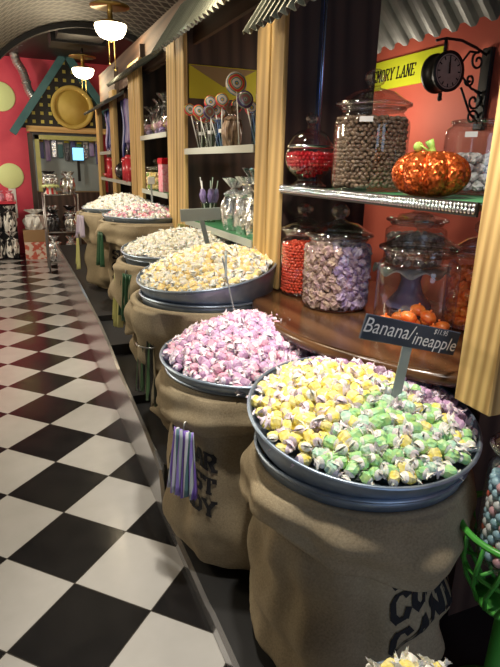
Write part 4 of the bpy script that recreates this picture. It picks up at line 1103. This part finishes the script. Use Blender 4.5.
# ------------------------------------------------------------------ farther bays
ZD=1.5925; ZE=1.1855
for k,(y,h) in enumerate([(4.55,.22),(4.35,.26),(4.15,.28),(3.98,.24)]):
    foilbag(['leftmost clear cellophane gift bag on the shelf of gift bags','second clear cellophane gift bag on the shelf','third clear cellophane gift bag on the shelf','clear cellophane gift bag closest to the post on the shelf'][k],1.08+.02*(k%2),y,ZD,.075,h,'clearplastic',50+k,name='cellophane_bag')
    for q in range(7):
        a=q*.9; inst('gift_sweet',blob('gift_sweet',[M[['violet','butter','brown','pink'][q%4]]],'lump',q,.045)[0],(1.08+.02*(k%2)+.042*cos(a)*(q<6),y+.042*sin(a)*(q<6),ZD+.028+.042*(q%2)+(.05 if q==6 else 0)),(q,k,q*2),1,'coloured sweet inside a clear cellophane gift bag','candy','sweets in the cellophane bags')
jar('round clear candy globe on the lower shelf of the gift bag bay',1.07,4.46,ZE,.085,.24,name='candy_globe')
pr=[blob('globe_sweet',[M['butter']],'lump',k+2,.036) for k in range(2)]+[blob('globe_sweet',[M['stem']],'lump',4,.036)]
fill('globe_sweet',1.07,4.46,lambda z:.082,ZE+.012,ZE+.12,.036,pr,'yellow and green sweet in the round candy globe','sweets in the candy globe',seed=12)
t=thing('red_gift_box','tall red and white spotted box beside the candy globe','box',(1.09,4.17,ZE))
obj('box_body',MB().box(-.06,-.06,0,.06,.06,.22,b=.003),M['redtaffy'],t); obj('box_lid',MB().box(-.064,-.064,.20,.064,.064,.245,b=.003),M['cherry'],t)
ZF=1.2205
def canister(label,x,y,r,h,m='redplastic'):
    t=thing('canister',label,'canister',(x,y,ZF)); obj('body',MB().lathe([(.001,0),(r,0),(r,h*.88),(.001,h*.88)],28),M[m],t); obj('lid',MB().lathe([(r*1.04,h*.86),(r*1.04,h*.94),(r*.9,h),(.001,h)],28),M['redplastic'],t)
canister('red canister on the dark green shelf nearest the gift bags',1.06,5.30,.075,.24); canister('red canister second along the dark green shelf',1.08,5.55,.08,.22); canister('red canister beyond the thin post, farthest on the shelf',1.06,6.42,.07,.22)
t=thing('dark_ornament','dark shiny ball ornament among the red canisters','ornament',(1.06,5.82,ZF)); obj('ball',MB().sphere((0,0,.09),.088,16,12),M['foil2'],t); obj('cap',MB().lathe([(.02,.17),(.02,.195),(.001,.196)],12),M['chrome'],t)
t=thing('red_dish','shallow red dish at the far end of the dark green shelf','dish',(1.07,6.72,ZF)); obj('bowl',MB().lathe([(.001,0),(.04,0),(.085,.045),(.08,.045),(.04,.006),(.001,.006)],24),M['redplastic'],t); obj('sweets',MB().sphere((0,0,.035),.065,10,6,smooth=False,sc=(1,1,.45),jit=.1),M['cherry'],t)
rs=random.Random(3)
for side,(ya,yb,n) in enumerate([(5.18,5.88,6),(6.2,6.9,6)]):
    t=thing('hanging_rail',['dark rail holding the nearer group of blue scarves','dark rail holding the farther group of blue scarves'][side],'rail',(1.08,ya-.04,1.97-.03*side)); obj('rod',MB().tube([(0,0,0),(0,yb-ya+.08,0)],.008,8),M['iron'],t)
    for k in range(n):
        y=ya+(yb-ya)*(k+.5)/n; L=rs.uniform(.40,.56) if side==0 else rs.uniform(.35,.42)
        t=thing('shiny_scarf',['blue and violet shiny scarf hanging in the bay beyond the gift bags','blue shiny scarf hanging in the farthest bay'][side],'scarf',(1.08,y,1.97-.03*side),(0,0,rs.uniform(-.4,.4)),['scarves in the nearer scarf bay','scarves in the farthest bay'][side])
        def f(u,v,k=k): return (.012*sin(u*14+k)+.01*sin(v*7+k),(u-.5)*.085*(1+.15*sin(v*6+k)),.009-L*v)
        o=obj('cloth',MB().grid(f,12,12),M['blue' if (k+side)%3 else 'violet'],t); md=o.modifiers.new('s','SOLIDIFY'); md.thickness=.004
        for q in range(5): obj('fringe',MB().tube([(.01*sin(q),(q-2)*.017,.012-L),(.012*sin(q*2),(q-2)*.018,-L-.06)],.004,5),M['violet' if k%2 else 'silver'],t)

# ------------------------------------------------------------------ far end: playhouse front, rack, cartons, wall discs
YH=9.0
t=thing('playhouse_front','playhouse gable front with teal roof boards and yellow lattice on the end wall','facade',(.87,YH,0))
mb=MB().add([(-.74,0,1.84),(.74,0,1.84),(0,0,2.80),(-.74,.03,1.84),(.74,.03,1.84),(0,.03,2.80)],[(0,1,2),(3,5,4),(0,3,4,1),(1,4,5,2),(2,5,3,0)])
o=obj('gable_lattice',mb,M['lattice'],t); set_uv(o,lambda c:(c.x,c.z))
for sd in (-1,1):
    mb=MB(); d=Vector((sd*.76,0,-1.06)); L=d.length; 
    mb.prism([(0,-.02),(L,-.02),(L,.08),(0,.08)],-.14,.02,T=Matrix.Translation((0,0,2.80))@Matrix(((d.x/L,-d.z/L*sd*1,0,0),(0,0,1,0),(d.z/L,d.x/L*sd*1,0,0),(0,0,0,1))))
    obj('roof_board',mb,M['teal'],t)
obj('beam',MB().box(-.60,-.06,1.79,.62,.0,1.87,b=.004),M['beam'],t)
for x in (-.56,-.02+.58): obj('side_post',MB().box(x-.035,-.03,0,x+.035,.02,1.77,b=.003),M['panel'],t)
obj('window_frame',MB().box(-.50,-.02,.95,-.44,.02,1.75).box(.40,-.02,.95,.46,.02,1.75).box(-.5,-.02,1.69,.46,.02,1.75),M['lime'] if False else M['yellowbag'],t)
obj('lower_panel',MB().box(-.52,-.01,0,.55,.02,.94),M['panel'],t)
t=thing('round_disc','round ochre wooden disc with a raised rim hung on the lattice','disc',(.925,YH-.075,2.14),(pi/2,0,0))
obj('disc_face',MB().lathe([(.001,.0),(.24,.0),(.24,-.012),(.001,-.012)],48),M['disc'],t)
obj('disc_rim',MB().lathe([(.23,-.014),(.30,-.014),(.30,.02),(.29,.03),(.245,.03),(.235,.0)],48),M['disc'],t)
t=thing('display_board','pale display board behind the playhouse window, hung with packets','board',(.87,YH+.20,.95)); obj('board',MB().box(-.55,0,-.95,.5,.02,.85),mat('blue grey board',(.30,.36,.38),.6),t); obj('ledge',MB().box(-.55,-.16,-.02,.5,0,0),M['tan'],t)
rp=random.Random(9); cols=['blue','violet','silver','teal','foil2','blue','greenpaper','silver','violet','blue']
for k in range(10):
    x=.46+.092*k; z=1.72-rp.uniform(0,.06); h=rp.uniform(.22,.34)
    t=thing('hanging_packet',['dark blue','violet','silver','teal','black','blue','green','silver grey','lilac','bright blue'][k]+' packet hanging in the playhouse window, number '+['one','two','three','four','five','six','seven','eight','nine','ten'][k]+' from the left','packet',(x,YH+.165,z))
    obj('pouch',MB().box(-.035,-.012,-h,.035,.012,-.03,b=.006),M[cols[k]],t); obj('header_card',MB().box(-.035,-.003,-.035,.035,.003,.0),M['white' if k%2 else 'mustard'],t)
t=thing('blue_screen','bright blue lit screen in the playhouse window','screen',(.98,YH+.10,1.50)); obj('casing',MB().box(-.09,0,-.10,.09,.03,.10,b=.004),M['iron'],t); obj('screen_glass',MB().box(-.08,-.004,-.09,.08,-.001,.09),mat('lit blue screen',(.1,.3,.5),.3,emit=(.25,.65,1),estr=1.6),t)
obj('stand',MB().box(-.02,.01,-.40,.02,.03,-.1),M['iron'],t)
# wire rack
t=thing('wire_rack','grey wire rack crowded with silver bags at the end of the aisle','rack',(.56,7.62,0))
for x in (-.20,.20):
    for y in (-.2,.2): obj('leg',MB().tube([(x,y,0),(x,y,1.0)],.011,8),M['steel'],t)
for z in (.14,.52,.985):
    mb=MB()
    for k in range(9): mb.tube([(-.2+.05*k,-.2,z),(-.2+.05*k,.2,z)],.004,5)
    for sx_ in (-.2,.2): mb.tube([(-.2,sx_,z),(.2,sx_,z)],.008,6)
    for sx_ in (-.2,.2): mb.tube([(sx_,-.2,z),(sx_,.2,z)],.008,6)
    obj('wire_shelf',mb,M['steel'],t)
rk=random.Random(21)
lab=['lowest','middle','top']
for zi,z in enumerate((.149,.529,.994)):
    for k in range(4):
        x=.56+(-.11+.22*(k%2)); y=7.62+(-.1+.2*(k//2))
        if zi==0 and k==1:
            tt=thing('orange_box','small orange box on the lowest rack shelf','box',(x,y-.02,z)); obj('box_body',MB().box(-.08,-.06,0,.08,.06,.17,b=.003),M['orange'],tt); obj('box_label',MB().box(-.05,-.063,.04,.05,-.06,.12),M['butter'],tt); continue
        if zi==2 and k==0: continue
        foilbag('%s foil bag at the %s of the %s rack shelf'%(['silver','dark'][(k+zi)%3==1],['front left','front right','back left','back right'][k],lab[zi]),x,y,z,.08,rk.uniform(.22,.32),'silver' if (k+zi)%3!=1 else 'foil2',70+zi*5+k)
tt=thing('scalloped_stand','pale green scalloped stand with red and white ribbons on the rack','stand',(.45,7.52,.994))
def f(u,v):
    a=2*pi*u; q=.10*v; return (q*cos(a),q*sin(a),.105-(.022*(v>.9))*(1+.6*sin(12*a)))
o=obj('scalloped_top',MB().grid(f,72,10,closeu=True),M['lime'],tt); md=o.modifiers.new('s','SOLIDIFY'); md.thickness=.006
obj('striped_skirt',MB().lathe([(.001,0),(.085,0),(.05,.05),(.06,.10),(.001,.1)],24,smooth=False),M['candystripe'],tt)
for k in range(5): foilbag(['silver crumpled bag piled on the scalloped stand, left','silver crumpled bag piled on the scalloped stand, middle','silver crumpled bag piled on the scalloped stand, right','dark crumpled bag at the back of the scalloped stand','silver bag lying at the back of the scalloped stand'][k],.45+[-.055,.0,.055,.03,-.03][k],7.52+[-.03,-.05,-.03,.05,.05][k],1.103,.038,.13,'silver' if k!=3 else 'foil2',90+k)
# cartons
def carton(label,x,y,z,w,d,h,m,flaps=False):
    t=thing('carton',label,'box',(x,y,z))
    obj('box_body',MB().box(-w/2,-d/2,0,w/2,d/2,h,b=.003),M[m],t); obj('tape',MB().box(-w/2-.001,-.025,h-.06,w/2+.001,.025,h+.001),M['tan'],t)
carton('red printed carton on the floor under the brown one by the end wall',.265,8.72,.001,.34,.28,.25,'cartonred'); carton('plain brown carton stacked on the red printed carton',.265,8.72,.253,.35,.27,.17,'card')
foilbag('crumpled white paper bag standing on the brown carton',.265,8.72,.425,.15,.28,'white',99,name='paper_bag')
# black and white bags at the left edge
t=thing('display_rack','low display rack of patterned bags at the far left edge','rack',(-.17,8.75,0)); obj('rack_body',MB().box(-.19,-.02,0,.19,.22,.80),M['iron'],t); obj('top_shelf',MB().box(-.21,-.22,.80,.21,.24,.83),M['redplastic'],t)
for k in range(4):
    z=.42 if k<2 else .04; x=-.27+.20*(k%2)
    foilbag(['black and white patterned bag, upper left on the low display rack','black and white patterned bag, upper right on the low display rack','black and white patterned bag, lower left on the low display rack','black and white patterned bag, lower right on the low display rack'][k],x,8.62,z if k>1 else .41,.088,.36,'zebra',110+k,name='patterned_bag')
for k in range(3):
    foilbag(['red bag on the left of the low display rack top','pink bag in the middle of the low display rack top','red bag on the right of the low display rack top'][k],-.30+.13*k,8.72,.831,.055,.14,['redplastic','pink','redtaffy'][k],120+k,name='gift_bag')
for (x,z,r,lb) in [(-.03,2.26,.20,'pale lime disc high on the red end wall'),(.0,1.16,.185,'pale lime disc on a white stick, low on the red end wall')]:
    t=thing('wall_disc',lb,'wall decoration',(x,YE-.001,z),(pi/2,0,0)); obj('disc_face',MB().lathe([(.001,.015),(r-.01,.015),(r,.008),(r,0)],40),M['lime'],t)
    if z<2: obj('lollipop_stick',MB().box(-.05,-.62,0,.05,-.17,.008),M['white'],t)
t=thing('flexible_duct','silver flexible duct running down the red end wall','duct',(0,0,0))
P=[(.17,8.98,2.95),(.22,9.0,2.72),(.29,9.02,2.60),(.33,9.03,2.46),(.35,9.04,2.36),(.42,9.06,2.25),(.52,9.08,2.16)]
Q=catmull(P,10); obj('duct_hose',MB().tube(Q,[.055+.006*(i%2) for i in range(len(Q))],12,smooth=False),M['duct'],t); obj('clamp',MB().tube([Q[30],Q[32]],.067,14),M['steel'],t)
mb=MB().box(.55,7.05,2.66,1.15,7.45,2.80).box(.60,6.69,2.68,1.10,7.05,2.78); obj('trim_2',mb,M['black'],kind='structure')
mb=MB().box(-2.4,6.69,2.80,XW,9.25,2.9); obj('ceiling',mb,M['black'],kind='structure')

# ------------------------------------------------------------------ lights
def area(name,loc,rot,size,power,col,sizey=None):
    l=bpy.data.lights.new(name,'AREA'); l.energy=power; l.color=col; l.size=size
    if sizey: l.shape='RECTANGLE'; l.size_y=sizey
    o=bpy.data.objects.new(name,l); C.objects.link(o); o.location=loc; o.rotation_euler=rot; return o
def point(name,loc,power,col,r=.08):
    l=bpy.data.lights.new(name,'POINT'); l.energy=power; l.color=col; l.shadow_soft_size=r
    o=bpy.data.objects.new(name,l); C.objects.link(o); o.location=loc; return o
def spot(name,loc,tgt,power,col,ang_=70,r=.05,blend=.6):
    l=bpy.data.lights.new(name,'SPOT'); l.energy=power; l.color=col; l.shadow_soft_size=r; l.spot_size=radians(ang_); l.spot_blend=blend
    o=bpy.data.objects.new(name,l); C.objects.link(o); o.location=loc
    o.rotation_euler=(Vector(tgt)-Vector(loc)).to_track_quat('-Z','Y').to_euler(); return o
def vz(x): return VZ+VB*sqrt(max(0,1-((x-VX)/VA)**2))
def ceiling_lamp(x,y,label,zb=2.37):
    zc=vz(x) if y<6.6 else 2.62
    t=thing('ceiling_lamp',label,'lamp',(x,y,zb))
    obj('reflector',MB().lathe([(.02,.225),(.15,.195),(.155,.185),(.02,.20),(.02,.10),(.10,.08),(.125,.06)],32),M['brass'],t)
    obj('hanging_rod',MB().tube([(0,0,.2),(0,0,zc-zb+.03)],.012,8),M['iron'],t)
    obj('glass_bowl',MB().lathe([(.001,-.045),(.05,-.042),(.09,-.025),(.115,.01),(.126,.05),(.12,.062)],32),M['lamp'],t)
    obj('finial',MB().sphere((0,0,-.052),.012,8,6),M['brass'],t)
    obj('pull_chain',MB().tube([(-.02,0,-.03),(-.02,0,-.22)],.0025,5).sphere((-.02,0,-.225),.008,8,6),M['brass'],t)
    obj('pull_chain',MB().tube([(.025,.01,-.03),(.025,.01,-.26)],.0025,5).sphere((.025,.01,-.265),.008,8,6),M['brass'],t)
    point('lamp_light',(x,y,zb-.12),13,(1,.80,.52),.12)
ceiling_lamp(.84,4.9,'nearer of the two lit glass bowl lamps on the mesh ceiling')
ceiling_lamp(.90,7.25,'farther lit glass bowl lamp, in front of the round ochre disc')
ceiling_lamp(.70,2.35,'unseen lit glass bowl lamp added over the aisle beside the tilted third pan')  # out of view, added for the light it throws on the pans
for k,(x,y,p) in enumerate([(.50,1.0,125),(.42,1.75,66),(.50,2.9,65),(.50,4.1,70)]):
    spot('downlight',(x,y,2.45),(x+.28,y+.08,.7),p,(1,.92,.78),62)
area('window_light',(.7,-2.8,1.6),(radians(90),0,0),1.9,24,(.60,.76,1.0),1.9)
spot('jar_light',(.15,.35,2.35),(1.2,1.6,1.15),70,(1,.93,.84),42)  # added spot, no visible fixture, brightens the counter jars from the front
point('aisle_fill',(-1.3,3.6,1.9),85,(1,.88,.66),.15)  # unseen warm fill, added to brighten the aisle side of the far sacks
point('far_fill',(-1.7,7.3,2.1),110,(1,.90,.72),.2)  # unseen fill, added to lift the floor and wall at the far end
point('bay_light',(1.95,3.05,1.72),7,(1,.88,.70),.08)
w=bpy.data.worlds.new('w'); SC.world=w; w.use_nodes=True
w.node_tree.nodes['Background'].inputs[0].default_value=(.6,.7,.85,1); w.node_tree.nodes['Background'].inputs[1].default_value=.10
SC.view_settings.view_transform='Standard'; SC.view_settings.look='None'; SC.view_settings.exposure=0.12; SC.view_settings.gamma=1
